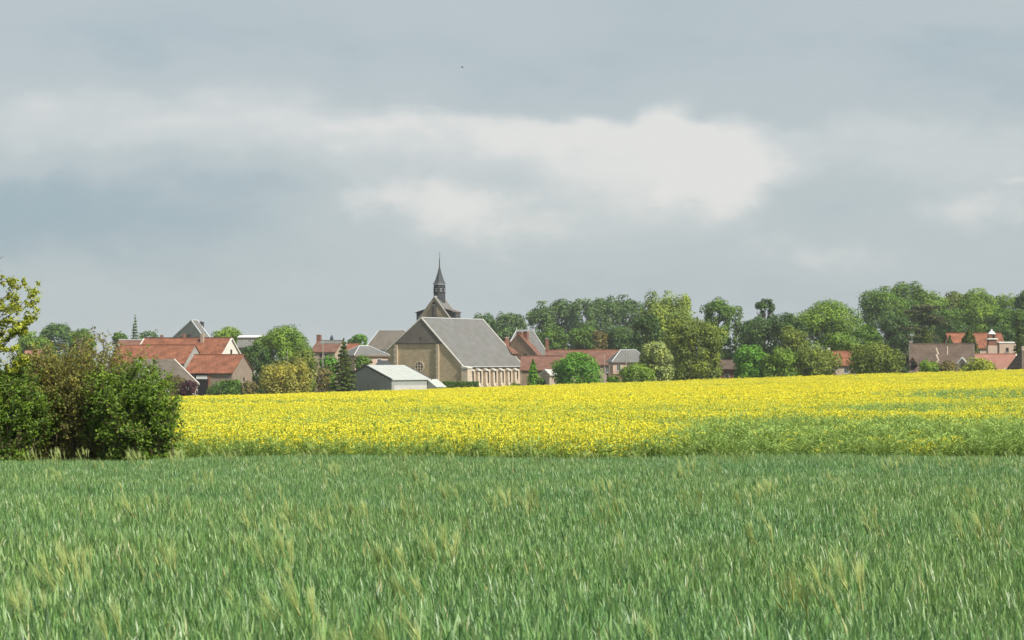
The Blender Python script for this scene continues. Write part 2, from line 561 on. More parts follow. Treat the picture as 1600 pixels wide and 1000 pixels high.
def wheat_clump(seed, mat, n=110, rad=0.28):
    rng = random.Random(seed)
    V, Fc, T = [], [], []
    for _ in range(n):
        r = rad * math.sqrt(rng.random()); a = rng.uniform(0, 6.283)
        x, y = r * math.cos(a), r * math.sin(a)
        H = rng.uniform(0.62, 0.76)
        tint = min(1, max(0, rng.gauss(0.47, 0.24)))
        # stem
        parts = [blade(rng, x, y, H * 0.95, rng.uniform(0, 6.28), 0.03, 0.006, 0.0, 2)]
        az = rng.uniform(0, 6.283)
        # flag leaf and two lower leaves
        parts.append(blade(rng, x, y, rng.uniform(0.07, 0.125), rng.uniform(0, 6.283), rng.uniform(0.005, 0.03), rng.uniform(0.008, 0.0125), rng.uniform(0.0, 0.04), 4, H * 0.80))
        parts.append(blade(rng, x, y, rng.uniform(0.08, 0.14), az, rng.uniform(0.01, 0.05), rng.uniform(0.0075, 0.012), rng.uniform(0.01, 0.06), 4, H * 0.64))
        parts.append(blade(rng, x, y, rng.uniform(0.15, 0.25), az + 2.5, rng.uniform(0.05, 0.12), 0.012, rng.uniform(0.05, 0.15), 3, H * 0.30))
        for vs, fs in parts:
            b = len(V)
            V += vs
            Fc += [tuple(i + b for i in f) for f in fs]
            tt = min(1, max(0, tint + rng.gauss(0, 0.13)))
            T += [tt] * len(vs)
    return mesh('wheat', V, np.array(Fc), mat, tint=T)


def barley_clump(seed, mat, n):
    """taller volunteer barley: nodding ears with long fine awns"""
    rng = random.Random(seed)
    V, Fc, T = [], [], []

    def put(vs, fs, t):
        b = len(V)
        V.extend(vs); Fc.extend([tuple(i + b for i in f) for f in fs]); T.extend([t] * len(vs))
    for _ in range(n):
        x, y = rng.uniform(-.12, .12), rng.uniform(-.12, .12)
        H = rng.uniform(0.68, 0.80)
        az = rng.gauss(2.9, 0.5)
        lean = rng.uniform(0.0, 0.06)
        t0 = rng.uniform(0.3, 0.9)
        put(*blade(rng, x, y, H, az, lean, 0.006, 0.02, 4), 0.35)
        bx, by = x + math.cos(az) * (lean + .02), y + math.sin(az) * (lean + .02)
        tilt = rng.uniform(0.1, 0.65)
        d = Vector((math.cos(az) * math.sin(tilt), math.sin(az) * math.sin(tilt), math.cos(tilt)))
        side = d.cross(Vector((0, 0, 1))).normalized(); up = side.cross(d)
        p0 = Vector((bx, by, H - .02))
        L_ = rng.uniform(0.06, 0.085)
        # spindle ear
        ring = []
        for t, r in ((0, .003), (.25, .007), (.6, .0065), (1, .002)):
            c = p0 + d * (L_ * t)
            ring.append([c + side * (r * math.cos(q)) + up * (r * math.sin(q)) for q in (0, 1.57, 3.14, 4.71)])
        vs = [tuple(v) for rr in ring for v in rr]
        fs = [(4 * k + i, 4 * k + (i + 1) % 4, 4 * k + 4 + (i + 1) % 4, 4 * k + 4 + i) for k in range(3) for i in range(4)]
        put(vs, fs, min(1, t0 + .1))
        for k in range(26):
            t = rng.random()
            c = p0 + d * (L_ * t)
            q = rng.uniform(0, 6.283); sp = rng.uniform(0.05, 0.26)
            e = (d + side * (math.cos(q) * sp) + up * (math.sin(q) * sp)).normalized()
            ln = rng.uniform(0.11, 0.16)
            w = 0.0011
            a = c + side * w; b = c - side * w
            m1 = c + e * (ln * .6) + Vector((0, 0, -.004))
            tip = c + e * ln + Vector((math.cos(az) * .012, math.sin(az) * .012, -.012))
            put([tuple(a), tuple(b), tuple(m1 - side * w * .8), tuple(m1 + side * w * .8)], [(0, 1, 2, 3)], t0)
            put([tuple(m1 + side * w * .8), tuple(m1 - side * w * .8), tuple(tip - side * w * .3), tuple(tip + side * w * .3)], [(0, 1, 2, 3)], t0 + .1)
    return mesh('barley', V, np.array(Fc), mat, tint=np.clip(T, 0, 1))


def wheat_mat():
    m = leaf_mat('wheat_leaf', (0.19, 0.33, 0.095), trans=0.28, rough=0.42, patch=(0.78, 0.90, 0.98), patch_scale=0.14)
    r = [n for n in m.node_tree.nodes if n.type == 'VALTORGB'][0]
    cr = r.color_ramp
    while len(cr.elements) > 2: cr.elements.remove(cr.elements[1])
    cr.elements[0].color = (0.083, 0.172, 0.068, 1)
    cr.elements[1].color = (0.46, 0.40, 0.16, 1)
    for p, c in ((.30, (0.146, 0.286, 0.083)), (.55, (0.231, 0.374, 0.098)), (.78, (0.338, 0.458, 0.189)), (.92, (0.437, 0.512, 0.331)), (.97, (.40, .44, .20))):
        e = cr.elements.new(p); e.color = (*c, 1)
    return m


def build_wheat():
    rng = np.random.default_rng(5)
    mw = wheat_mat()
    mb = leaf_mat('barley_awn', (0.34, 0.42, 0.14), var=0.22, warm=(1.15, 1.05, 1.1), trans=0.35, rough=0.5)
    src = [wheat_clump(100 + k, mw) for k in range(8)]
    pts = []
    step = 0.33
    for yy in np.arange(2.6, 49.2, step):
        hw = 0.265 * yy + 2.5
        xs = np.arange(-hw, hw, step)
        pts.append(np.stack([xs + rng.uniform(-.16, .16, len(xs)), yy + rng.uniform(-.16, .16, len(xs))], -1))
    P = np.concatenate(pts)
    # thinner seed rows along the tramlines
    n = len(P)
    Z = ground(P[:, 0], P[:, 1])
    hgt = 1.0 + 0.05 * np.sin(P[:, 1] * 0.9 + 0.6 * np.sin(P[:, 0] * 0.35)) + 0.06 * np.sin(P[:, 0] * 0.53 + P[:, 1] * 0.21) + rng.normal(0, .035, n)
    rot = np.stack([rng.normal(0, .05, n), rng.normal(-.03, .04, n), rng.uniform(-.6, .6, n)], -1)
    scatter('wheat_crop', 'blue-green wheat crop filling the foreground field', 'wheat', np.column_stack([P, Z]), rot, hgt, rng.integers(0, 8, n), src)
    # barley ears: loose drifts
    bs = [barley_clump(300 + k, mb, c) for k, c in enumerate((1, 2, 3, 5, 7, 9))]
    pts, ids = [], []
    drifts = [(-2.1, 12.6, 1.3, .8, 26), (-3.4, 15.5, 2.0, .9, 30), (-1.2, 11.0, 1.2, .7, 14), (-5.2, 20.0, 3.0, .8, 34), (-1.6, 17.5, 2.0, 1.2, 22),
              (-.9, 8.1, .5, .35, 5), (-.35, 9.6, .6, .5, 7), (1.25, 7.4, .22, .25, 5), (.45, 8.5, .4, .4, 5), (1.4, 11.5, 1.2, 1, 9),
              (2.4, 17, 2.0, 2, 16), (-5.5, 33, 5, 3, 55), (-4, 44, 7, 3.0, 130), (3, 30, 4, 4, 40), (7.5, 34, 3, 4, 42), (8, 26, 2.5, 3, 30), (9.8, 40, 2, 3, 34),
              (3, 45, 7, 2.5, 60), (-8.5, 46, 3, 2, 40), (0, 22, 5, 4, 40), (5, 20, 3, 3, 22), (-3, 25, 3, 3, 30), (-.1, 7.3, .35, .3, 3), (-1.9, 9.0, .4, .4, 6)]
    for cx, cy, sx, sy, c in drifts:
        q = np.stack([rng.normal(cx, sx, c), rng.normal(cy, sy, c)], -1)
        q[:, 1] = np.clip(q[:, 1], 5.5, 49.3)
        q = q[:max(2, int(c * .38))]
        pts.append(q)
        ids.append(rng.integers(0, 6 if cy > 10 else 4, len(q)))
    P = np.concatenate(pts); I = np.concatenate(ids); n = len(P)
    Z = ground(P[:, 0], P[:, 1]) - 0.02
    rot = np.stack([rng.normal(0, .06, n), rng.normal(-.06, .06, n), rng.normal(0, .4, n)], -1)
    scatter('barley_ears', 'pale yellow-green awned barley ears standing above the wheat', 'barley', np.column_stack([P, Z]), rot, rng.uniform(.92, 1.08, n), I, bs)


def rape_clump(seed, mats, cover, rad, H, n_stem, n_fl, fl, low=0.30):
    """rapeseed clump: green stems, leaves and pods, yellow flower heads"""
    rng = random.Random(seed)
    V, Fc, T, MI = [], [], [], []

    def quad(c, d1, d2, t, mi):
        b = len(V)
        V.extend([tuple(c - d1 - d2), tuple(c + d1 - d2), tuple(c + d1 + d2), tuple(c - d1 + d2)])
        Fc.append((b, b + 1, b + 2, b + 3)); T.extend([t] * 4); MI.append(mi)
    for _ in range(n_stem):
        r = rad * math.sqrt(rng.random()); a = rng.uniform(0, 6.283)
        x, y = r * math.cos(a), r * math.sin(a)
        h = H * rng.uniform(0.80, 1.06)
        az = rng.uniform(0, 6.283); ln = rng.uniform(0, .12) * H
        tx, ty = x + math.cos(az) * ln, y + math.sin(az) * ln
        t = rng.uniform(.2, .8)
        w = 0.010 * H
        for ca, sa in ((1, 0), (0, 1)):
            b = len(V)
            V.extend([(x - ca * w, y - sa * w, 0), (x + ca * w, y + sa * w, 0), (tx + ca * w * .5, ty + sa * w * .5, h), (tx - ca * w * .5, ty - sa * w * .5, h)])
            Fc.append((b, b + 1, b + 2, b + 3)); T.extend([t] * 4); MI.append(0)
        for k in range(14 if cover < .3 else 9):      # leaves and pods
            zz = h * (rng.uniform(.25, 1.0) ** .7 if cover < .3 else rng.uniform(.2, 1.02))
            q = rng.uniform(0, 6.283)
            d1 = Vector((math.cos(q), math.sin(q), rng.uniform(-.2, .7))).normalized() * (rng.uniform(.05, .10) * H)
            d2 = Vector((-math.sin(q), math.cos(q), rng.uniform(-.3, .3))).normalized() * (rng.uniform(.004, .016) * H if cover < .3 else rng.uniform(.004, .018) * H)
            f = zz / h
            quad(Vector((x + (tx - x) * f, y + (ty - y) * f, zz)) + d1, d1, d2, rng.uniform(.1, .9), 0)
        if rng.random() < cover:
            for k in range(n_fl):
                zz = h * (1.02 - low * rng.random() ** 1.6)
                sp = 0.10 * H
                c = Vector((tx + rng.gauss(0, sp * .6), ty + rng.gauss(0, sp * .6), zz))
                d1 = Vector((rng.gauss(0, 1), rng.gauss(0, 1), rng.gauss(0, .6))).normalized()
                d2 = d1.cross(Vector((rng.gauss(0, 1), rng.gauss(0, 1), rng.gauss(0, 1)))).normalized()
                s = fl * rng.uniform(.7, 1.25)
                quad(c, d1 * s, d2 * s, rng.uniform(.1, .95), 1)
    me = mesh('rapeseed', V, np.array(Fc), None, tint=T)
    for m in mats: me.materials.append(m)
    me.polygons.foreach_set('material_index', np.array(MI, np.int32))
    return me


def vnoise(x, y, seed=0):
    """smooth value noise in [0,1]"""
    rs = np.random.default_rng(seed)
    tab = rs.random((256, 256))
    xi = np.floor(x).astype(int); yi = np.floor(y).astype(int)
    fx = x - xi; fy = y - yi
    fx = fx * fx * (3 - 2 * fx); fy = fy * fy * (3 - 2 * fy)
    g = lambda i, j: tab[i % 256, j % 256]
    return (g(xi, yi) * (1 - fx) + g(xi + 1, yi) * fx) * (1 - fy) + (g(xi, yi + 1) * (1 - fx) + g(xi + 1, yi + 1) * fx) * fy


def build_rape():
    rng = np.random.default_rng(11)
    mg = leaf_mat('rape_green', (0.270, 0.390, 0.095), var=0.45, warm=(1.1, 1.05, 1.0), trans=0.25)
    my = leaf_mat('rape_flower', (0.84, 0.745, 0.050), var=0.12, warm=(1.05, 1.05, 1.0), trans=0.30, rough=0.7)
    covers = (0.0, 0.12, 0.5, 0.8, 1.0)
    near, far = [], []
    for ci, c in enumerate(covers):
        for k in range(3):
            near.append(rape_clump(1000 + ci * 10 + k, (mg, my), c, 0.34, 1.15, 11, 26, 0.0132, low=0.30))
        for k in range(2):
            far.append(rape_clump(2000 + ci * 10 + k, (mg, my), c, 1.0, 1.15, 28, 26, 0.0235, low=.26))
    nn = len(near)

    def cover(x, y):
        z = ground(x, y) + 1.15
        px = 800 + F * x / y; py = HZ + F * (E - z) / y
        streak = vnoise(x * 0.05 + 7, y * 0.22 + 3, 1) * .5 + vnoise(x * 0.28, y * 0.5, 2) * .3 + vnoise(x * 1.1, y * 1.1, 4) * .2
        c = 0.66 + 1.7 * (streak - 0.45)
        c = np.clip(c, .30, 1.0)
        c = c * np.clip((y - 51.2 + 1.2 * (vnoise(x * .5, y * .1, 12) - .5)) / 1.7, .05, 1)
        wob = 14 * (vnoise(px * .012, py * .03, 6) - .5)

        def ell(cx, cy, rx, ry):
            d = ((px - cx) / rx) ** 2 + ((py + wob * ry / 22 - cy) / ry) ** 2
            return np.clip(1.5 - 1.2 * d, 0, 1)
        # weaker, flowerless ground in the crop: damp hollow at the near right, pale strips further up
        g = np.clip((px - 1010 + 2.2 * (py - 668)) / 90, 0, 1) * np.clip((py + 1.3 * wob - 643) / 17, 0, 1) ** .8
        c = c * (1 - g * .97)
        c = np.where((g > .5) & (vnoise(x * .9, y * .9, 9) > .64), np.maximum(c, .17), c)
        c = c * (1 - .78 * ell(1555, 616, 190, 9)) * (1 - .6 * ell(1400, 637, 110, 5)) * (1 - .6 * ell(380, 629, 230, 4.5)) * (1 - .5 * ell(600, 628, 90, 3))
        return np.clip(c, .0, 1)
    pts, ids, scs = [], [], []
    # near half, plant by plant
    for yy in np.arange(51.4, 112, 0.46):
        hw = 0.265 * yy + 4.0
        xs = np.arange(-hw, hw, 0.46 + 0.0022 * (yy - 50))
        q = np.stack([xs + rng.uniform(-.25, .25, len(xs)), yy + rng.uniform(-.25, .25, len(xs))], -1)
        pts.append(q); scs.append(np.full(len(q), 0))
    for yy in np.arange(112, 301, 1.15):
        hw = 0.262 * yy + 6.0
        xs = np.arange(-hw, hw, 1.15)
        q = np.stack([xs + rng.uniform(-.6, .6, len(xs)), yy + rng.uniform(-.6, .6, len(xs))], -1)
        pts.append(q); scs.append(np.full(len(q), 1))
    P = np.concatenate(pts); K = np.concatenate(scs); n = len(P)
    c = cover(P[:, 0], P[:, 1]) * (1 + rng.normal(0, .16, n))
    ci = np.clip(np.digitize(c, (0.13, 0.36, 0.64, 0.88)), 0, 4)
    idx = np.where(K == 0, ci * 3 + rng.integers(0, 3, n), nn + ci * 2 + rng.integers(0, 2, n))
    edge = np.clip((P[:, 1] - 51.4) / 3.0, 0, 1)
    s = (0.86 + .14 * edge) * rng.uniform(.92, 1.08, n) * (0.94 + .12 * vnoise(P[:, 0] * .3, P[:, 1] * .3, 8))
    rot = np.stack([rng.normal(0, .06, n), rng.normal(0, .06, n), rng.uniform(0, 6.283, n)], -1)
    Z = ground(P[:, 0], P[:, 1])
    scatter('rapeseed_crop', 'yellow flowering rapeseed field between the wheat and the village', 'rapeseed', np.column_stack([P, Z]), rot, s, idx, near + far)


build_wheat()
build_rape()

# ------------------------------------------------------------------ buildings
def uv_prism_wall(sec, x0, x1):
    """closed wall volume with UVs in metres; section [(y,z)] swept along x"""
    n = len(sec)
    vs = [(x0, a, b) for a, b in sec] + [(x1, a, b) for a, b in sec]
    fs = [tuple(range(n - 1, -1, -1)), tuple(range(n, 2 * n))]
    uv = [(sec[i][0], sec[i][1]) for i in range(n - 1, -1, -1)] + [(sec[i][0], sec[i][1]) for i in range(n)]
    for i in range(n):
        j = (i + 1) % n
        fs.append((i, j, n + j, n + i))
        d = math.hypot(sec[j][0] - sec[i][0], sec[j][1] - sec[i][1])
        z = sec[i][1]
        vert = abs(sec[j][0] - sec[i][0]) < 1e-6
        a, b = (sec[i][1], sec[j][1]) if vert else (0, d)
        uv += [(x0, a), (x0, b), (x1, b), (x1, a)]
    return vs, fs, uv


def slope_slab(name, mat, parent, x0, x1, ya, za, yb, zb, t=0.14):
    """roof slope from the ridge (ya,za) down to the eave (yb,zb), UV in metres"""
    d = math.hypot(yb - ya, zb - za)
    vs = [(x0, ya, za), (x1, ya, za), (x1, yb, zb), (x0, yb, zb), (x0, ya, za - t), (x1, ya, za - t), (x1, yb, zb - t), (x0, yb, zb - t)]
    fs = [(0, 3, 2, 1), (4, 5, 6, 7), (3, 7, 6, 2), (1, 5, 4, 0), (2, 6, 5, 1), (0, 4, 7, 3)]
    if yb > ya:
        fs = [tuple(reversed(f)) for f in fs]
    UVv = [(x0, 0), (x1, 0), (x1, d), (x0, d), (x0, 0.1), (x1, 0.1), (x1, d + .1), (x0, d + .1)]
    uv = [UVv[i] for f in fs for i in f]
    return obj(name, mesh(name, vs, fs, mat, uv=uv), parent)


class House:
    pass


def house(name, label, cat, xl, xr, yr, D, a, rf, hf, rb, hb, wall, roof, hip=0.0, group=None, ov=0.28, verge=None, ridge=None, inset=0.32, roof_rear=None, L=None):
    """gabled (or hipped) building; ridge ends at photo pixels xl and xr, row yr; D distance of the left ridge end;
    a: how far the right end swings towards the camera; runs and rises of the front and rear slopes in metres"""
    h = House()
    a = R(a)
    pl = at(xl, yr, D)
    q = (xr - 800) / F
    if L is None:
        L = (q * D - pl.x) / (math.cos(a) + q * math.sin(a))
    cx, cy = pl.x + math.cos(a) * L / 2, D - math.sin(a) * L / 2
    g = gz(cx, cy) - 0.15
    h.root = bpy.data.objects.new(name, None)
    COL.objects.link(h.root)
    h.root.empty_display_size = 0.5
    h.root.location = (cx, cy, g)
    h.root.rotation_euler = (0, 0, -a)
    tag(h.root, label, cat, group)
    H = pl.z - g
    h.H, h.L, h.rf, h.rb, h.hf, h.hb, h.inset, h.ov = H, L, rf, rb, hf, hb, inset, ov
    zf, zb = H - hf, H - hb
    h.zf, h.zb = zf, zb
    yf, yb = -(rf - inset), rb - inset
    h.yf, h.yb = yf, yb
    t = 0.16
    if hip <= 0:
        sec = [(yf, 0), (yb, 0), (yb, zb + hb * inset / rb - t), (0, H - t), (yf, zf + hf * inset / rf - t)]
        h.xe = L / 2 - ov
        vs, fs, uv = uv_prism_wall(sec, -h.xe, h.xe)
        h.wall = obj('wall', mesh('wall', vs, fs, wall, uv=uv), h.root)
        h.roof = slope_slab('roof', roof, h.root, -L / 2, L / 2, 0, H, -rf, zf)
        h.roof2 = slope_slab('roof', roof_rear or roof, h.root, -L / 2, L / 2, 0, H, rb, zb)
    else:
        # hipped: ridge length L, eaves reach hip metres further out at both ends
        h.xe = L / 2 + hip - inset
        zt = min(zf, zb) - 0.02
        vs, fs, uv = uv_prism_wall([(yf, 0), (yb, 0), (yb, zt), (yf, zt)], -h.xe, h.xe)
        h.wall = obj('wall', mesh('wall', vs, fs, wall, uv=uv), h.root)
        X = L / 2 + hip
        zz = min(zf, zb)
        vs = [(-L / 2, 0, H), (L / 2, 0, H), (-X, -rf, zz), (X, -rf, zz), (X, rb, zz), (-X, rb, zz), (-X, -rf, zz - .12), (X, -rf, zz - .12), (X, rb, zz - .12), (-X, rb, zz - .12)]
        fs = [(0, 2, 3, 1), (1, 3, 4), (1, 4, 5, 0), (0, 5, 2), (2, 6, 7, 3), (3, 7, 8, 4), (4, 8, 9, 5), (5, 9, 6, 2), (9, 8, 7, 6)]
        uv = []
        for f in fs:
            for i in f:
                v = vs[i]
                uv.append((v[0] + v[1] * .01, v[1] * 1.2) if f in ((0, 2, 3, 1), (1, 4, 5, 0)) else (v[1], v[0] * 1.2 + v[2] * .1))
        h.roof = obj('roof', mesh('roof', vs, fs, roof, uv=uv), h.root)
        h.zf = h.zb = zz
    if ridge is not None:
        MB().box(-L / 2 - .02, L / 2 + .02, -.16, .16, H - .08, H + .09).build('ridge_cap', ridge, h.root)
        if hip > 0:
            for sx in (-1, 1):
                for (yy) in (-rf, rb):
                    MB().tube([(sx * L / 2, 0, H + .02), (sx * (L / 2 + hip), yy, min(zf, zb) + .02)], .09).build('hip_cap', ridge, h.root)
    if verge is not None:
        for sx in (-1, 1):
            for (ye, ze) in ((-rf, zf), (rb, zb)):
                m = MB()
                x0, x1 = sx * (L / 2 + .015), sx * (L / 2 - .20)
                x0, x1 = min(x0, x1), max(x0, x1)
                m.prism([(0, H + .05), (0, H - .22), (ye, ze - .22), (ye, ze + .05)] if ye < 0 else [(0, H - .22), (0, H + .05), (ye, ze + .05), (ye, ze - .22)], x0, x1)
                m.build('verge', verge, h.root)
    return h


def on_face(h, face, u, z, w, ht, name, mat, d0=-0.05, d1=0.05, parent=None, arch=False, label=None):
    """panel on a wall face: F front, L left end, R right end, B back; u along the face, z bottom"""
    sec = [(-w / 2, 0), (w / 2, 0), (w / 2, ht), (-w / 2, ht)]
    if arch:
        sec = [(-w / 2, 0), (w / 2, 0)] + [(w / 2 * math.cos(t), ht - w / 2 + w / 2 * 1.3 * math.sin(t)) for t in np.linspace(0, math.pi, 9)]
    m = MB()
    m.prism_y(sec, -d1, -d0)
    out = []
    for x, y, zz in m.v:
        if face == 'F': out.append((u + x, h.yf + y, z + zz))
        elif face == 'B': out.append((u - x, h.yb - y, z + zz))
        elif face == 'L': out.append((-h.xe + y, u - x, z + zz))
        else: out.append((h.xe - y, u + x, z + zz))
    m.v = out
    return m.build(name, mat, parent or h.root, label)


def window(h, face, u, z, w, ht, frame='white', shutters=None, arch=False):
    f = on_face(h, face, u, z, w, ht, 'window', M[frame], -.05, .035, arch=arch)
    nx = 2 if w > .6 else 1
    pw = (w - .10) / nx
    for k in range(nx):
        on_face(h, face, u - w / 2 + .05 + pw * (k + .5), z + .06, pw - .06, ht - .12, 'pane', M['glass'], -.02, .05, parent=f, arch=arch)
    on_face(h, face, u, z - .10, w + .2, .08, 'sill', M['concrete'], -.02, .12, parent=f)
    if shutters:
        for s in (-1, 1):
            on_face(h, face, u + s * (w * .75 + .02), z, w * .5, ht, 'shutter', M[shutters], -.02, .06)
    return f


def chimney(h, x, y, w, d, top, mat='brick', pots=1):
    """brick stack standing on the roof at local x, y; top in metres above the ridge"""
    zr = h.H - (h.hf * (-y) / h.rf if y < 0 else h.hb * y / h.rb)
    c = MB().box(x - w / 2, x + w / 2, y - d / 2, y + d / 2, zr - .9, h.H + top)
    o = c.build('chimney', M[mat], h.root)
    MB().box(x - w / 2 - .06, x + w / 2 + .06, y - d / 2 - .06, y + d / 2 + .06, h.H + top, h.H + top + .10).build('chimney_cap', M['concrete'], o)
    for k in range(pots):
        px = x + (k - (pots - 1) / 2) * .35
        MB().lathe([(.11, h.H + top + .1), (.09, h.H + top + .42)], 8, px, y).build('chimney_pot', M['tile_orange'], o)
    return o


def build_church():
    h = house('church', 'stone village church nave with huge grey slate roof and pale buttresses', 'church',
              658, 755, 496, 400, -60, 9.3, 9.2, 8.0, 6.2, M['stone'], M['slate'], verge=M['mortar_pale'], ridge=M['zinc'], ov=0.2, inset=0.35)
    H, L = h.H, h.L
    xe = h.xe
    # slate hung upper gable
    zc = H - 4.75
    sl_f, sl_b = h.hf / h.rf, h.hb / h.rb
    yf_, yb_ = -(H - .3 - zc) / sl_f, (H - .3 - zc) / sl_b
    vs, fs, uv = uv_prism_wall([(yf_, zc), (yb_, zc), (0, H - .28)], -xe - .10, -xe + .05)
    obj('gable_cladding', mesh('gable_cladding', vs, fs, M['slate_brown'], uv=uv), h.root)['label'] = 'slate-hung upper gable of the church front'
    MB().box(-xe - .22, -xe, yf_, yb_, zc - .14, zc).build('string_course', M['slate_dark'], h.root)
    on_face(h, 'L', .15, zc + .65, .32, .40, 'vent', M['dark'], -.02, .14)
    # rose window with tracery
    zr = H - 9.25
    uc = .55
    ring = MB()
    n = 20
    for k in range(n):
        a0, a1 = 2 * math.pi * k / n, 2 * math.pi * (k + 1) / n
        r0, r1 = .84, 1.12
        x0, x1 = -xe - .10, -xe + .1
        p = [(x, uc + r * math.cos(t), zr + r * math.sin(t)) for x in (x0, x1) for (r, t) in ((r0, a0), (r1, a0), (r1, a1), (r0, a1))]
        ring.add(p, [(3, 2, 1, 0), (4, 5, 6, 7), (1, 2, 6, 5), (3, 0, 4, 7)])
    rw = ring.build('rose_window', M['stone_pale'], h.root, 'round rose window with square tracery')
    gl = MB().lathe([(.86, 0), (.86, .04)], 20)
    gl.v = [(-xe - .04 + z, uc + x, zr + y) for x, y, z in gl.v]
    gl.build('pane', M['dark'], rw)
    for k in (-.28, .28):
        MB().box(-xe - .085, -xe + .02, uc + k - .09, uc + k + .09, zr - .80, zr + .80).build('tracery_bar', M['stone_pale'], rw)
        MB().box(-xe - .075, -xe + .02, uc - .80, uc + .80, zr + k - .09, zr + k + .09).build('tracery_bar', M['stone_pale'], rw)
    # pilasters of the front, paler quoin stones stacked course by course
    for (u, w, zt) in ((-3.6, .62, zc - .25), (5.65, .75, zc - .35)):
        z = 0.2
        pil = MB().box(-xe - .30, -xe + .05, u - w / 2, u + w / 2, 0, zt).build('pilaster', M['stone'], h.root)
        k = 0
        while z < zt - .5:
            ww = w * (1.0 if k % 2 else .72)
            MB().box(-xe - .345, -xe - .2, u - w / 2 - .02, u - w / 2 + ww, z, z + .52).build('quoin', M['stone_pale'], pil)
            z += .56; k += 1
    # corner buttress and the side buttresses with caps, lancets between
    zE = h.zf
    bt = MB().box(-xe - .25, -xe + 1.2, h.yf - 1.25, h.yf + .1, 0, zE - .35).build('corner_buttress', M['stone_pale'], h.root)
    MB().prism([(h.yf - 1.4, zE - .35), (h.yf + .05, zE - .35), (h.yf + .05, zE + .15), (h.yf - 1.4, zE - .15)], -xe - .35, -xe + 1.3).build('cap', M['mortar_pale'], bt)
    nb = 8
    xs = [-xe + 1.2 + (2 * xe - 1.9) * (k + .35) / (nb - .65) for k in range(nb)]
    for k, x in enumerate(xs):
        b = MB()
        b.prism([(h.yf - .95, 0), (h.yf + .1, 0), (h.yf + .1, zE - .45), (h.yf - .55, zE - .75), (h.yf - .70, zE * .42), (h.yf - .95, zE * .36)], x - .36, x + .36)
        o = b.build('buttress', M['stone_pale'], h.root)
        MB().prism([(h.yf - .82, zE - .80), (h.yf + .02, zE - .80), (h.yf + .02, zE - .28), (h.yf - .82, zE - .58)], x - .46, x + .46).build('cap', M['mortar_pale'], o)
    MB().box(-xe + 1.3, xe, h.yf - .12, h.yf + .1, zE - .26, zE - .06).build('cornice', M['stone_pale'], h.root)
    vs, fs, uv = uv_prism_wall([(h.yf - .06, 0), (h.yf + .1, 0), (h.yf + .1, zE - .28), (h.yf - .06, zE - .28)], -xe + 1.2, xe)
    obj('side_wall_facing', mesh('side_wall_facing', vs, fs, M['stone_pale'], uv=uv), h.root)['label'] = 'pale limestone side wall of the church'
    for k in range(nb - 1):
        x = (xs[k] + xs[k + 1]) / 2
        hh = 2.5 if k < nb - 2 else 1.9
        w = on_face(h, 'F', x, zE - .75 - hh, .98, hh, 'lancet_window', M['stone'], -.02, .085, arch=True)
        on_face(h, 'F', x, zE - .75 - hh + .12, 0.70, hh - .3, 'pane', M['dark'], -.02, .10, parent=w, arch=True)
        on_face(h, 'F', x, zE - .85 - hh, 1.15, .12, 'sill', M['stone_pale'], -.02, .2, parent=w)
        if k in (1, 3, 4, 5):
            on_face(h, 'F', x + .1, .9, .55, .65, 'vent', M['dark'], -.02, .07)
    # gutter
    MB().tube([(-h.L / 2 + .3, -h.rf - .06, h.zf - .06), (h.L / 2, -h.rf - .06, h.zf - .06)], .08, 6).build('gutter', M['zinc'], h.root)
    return h


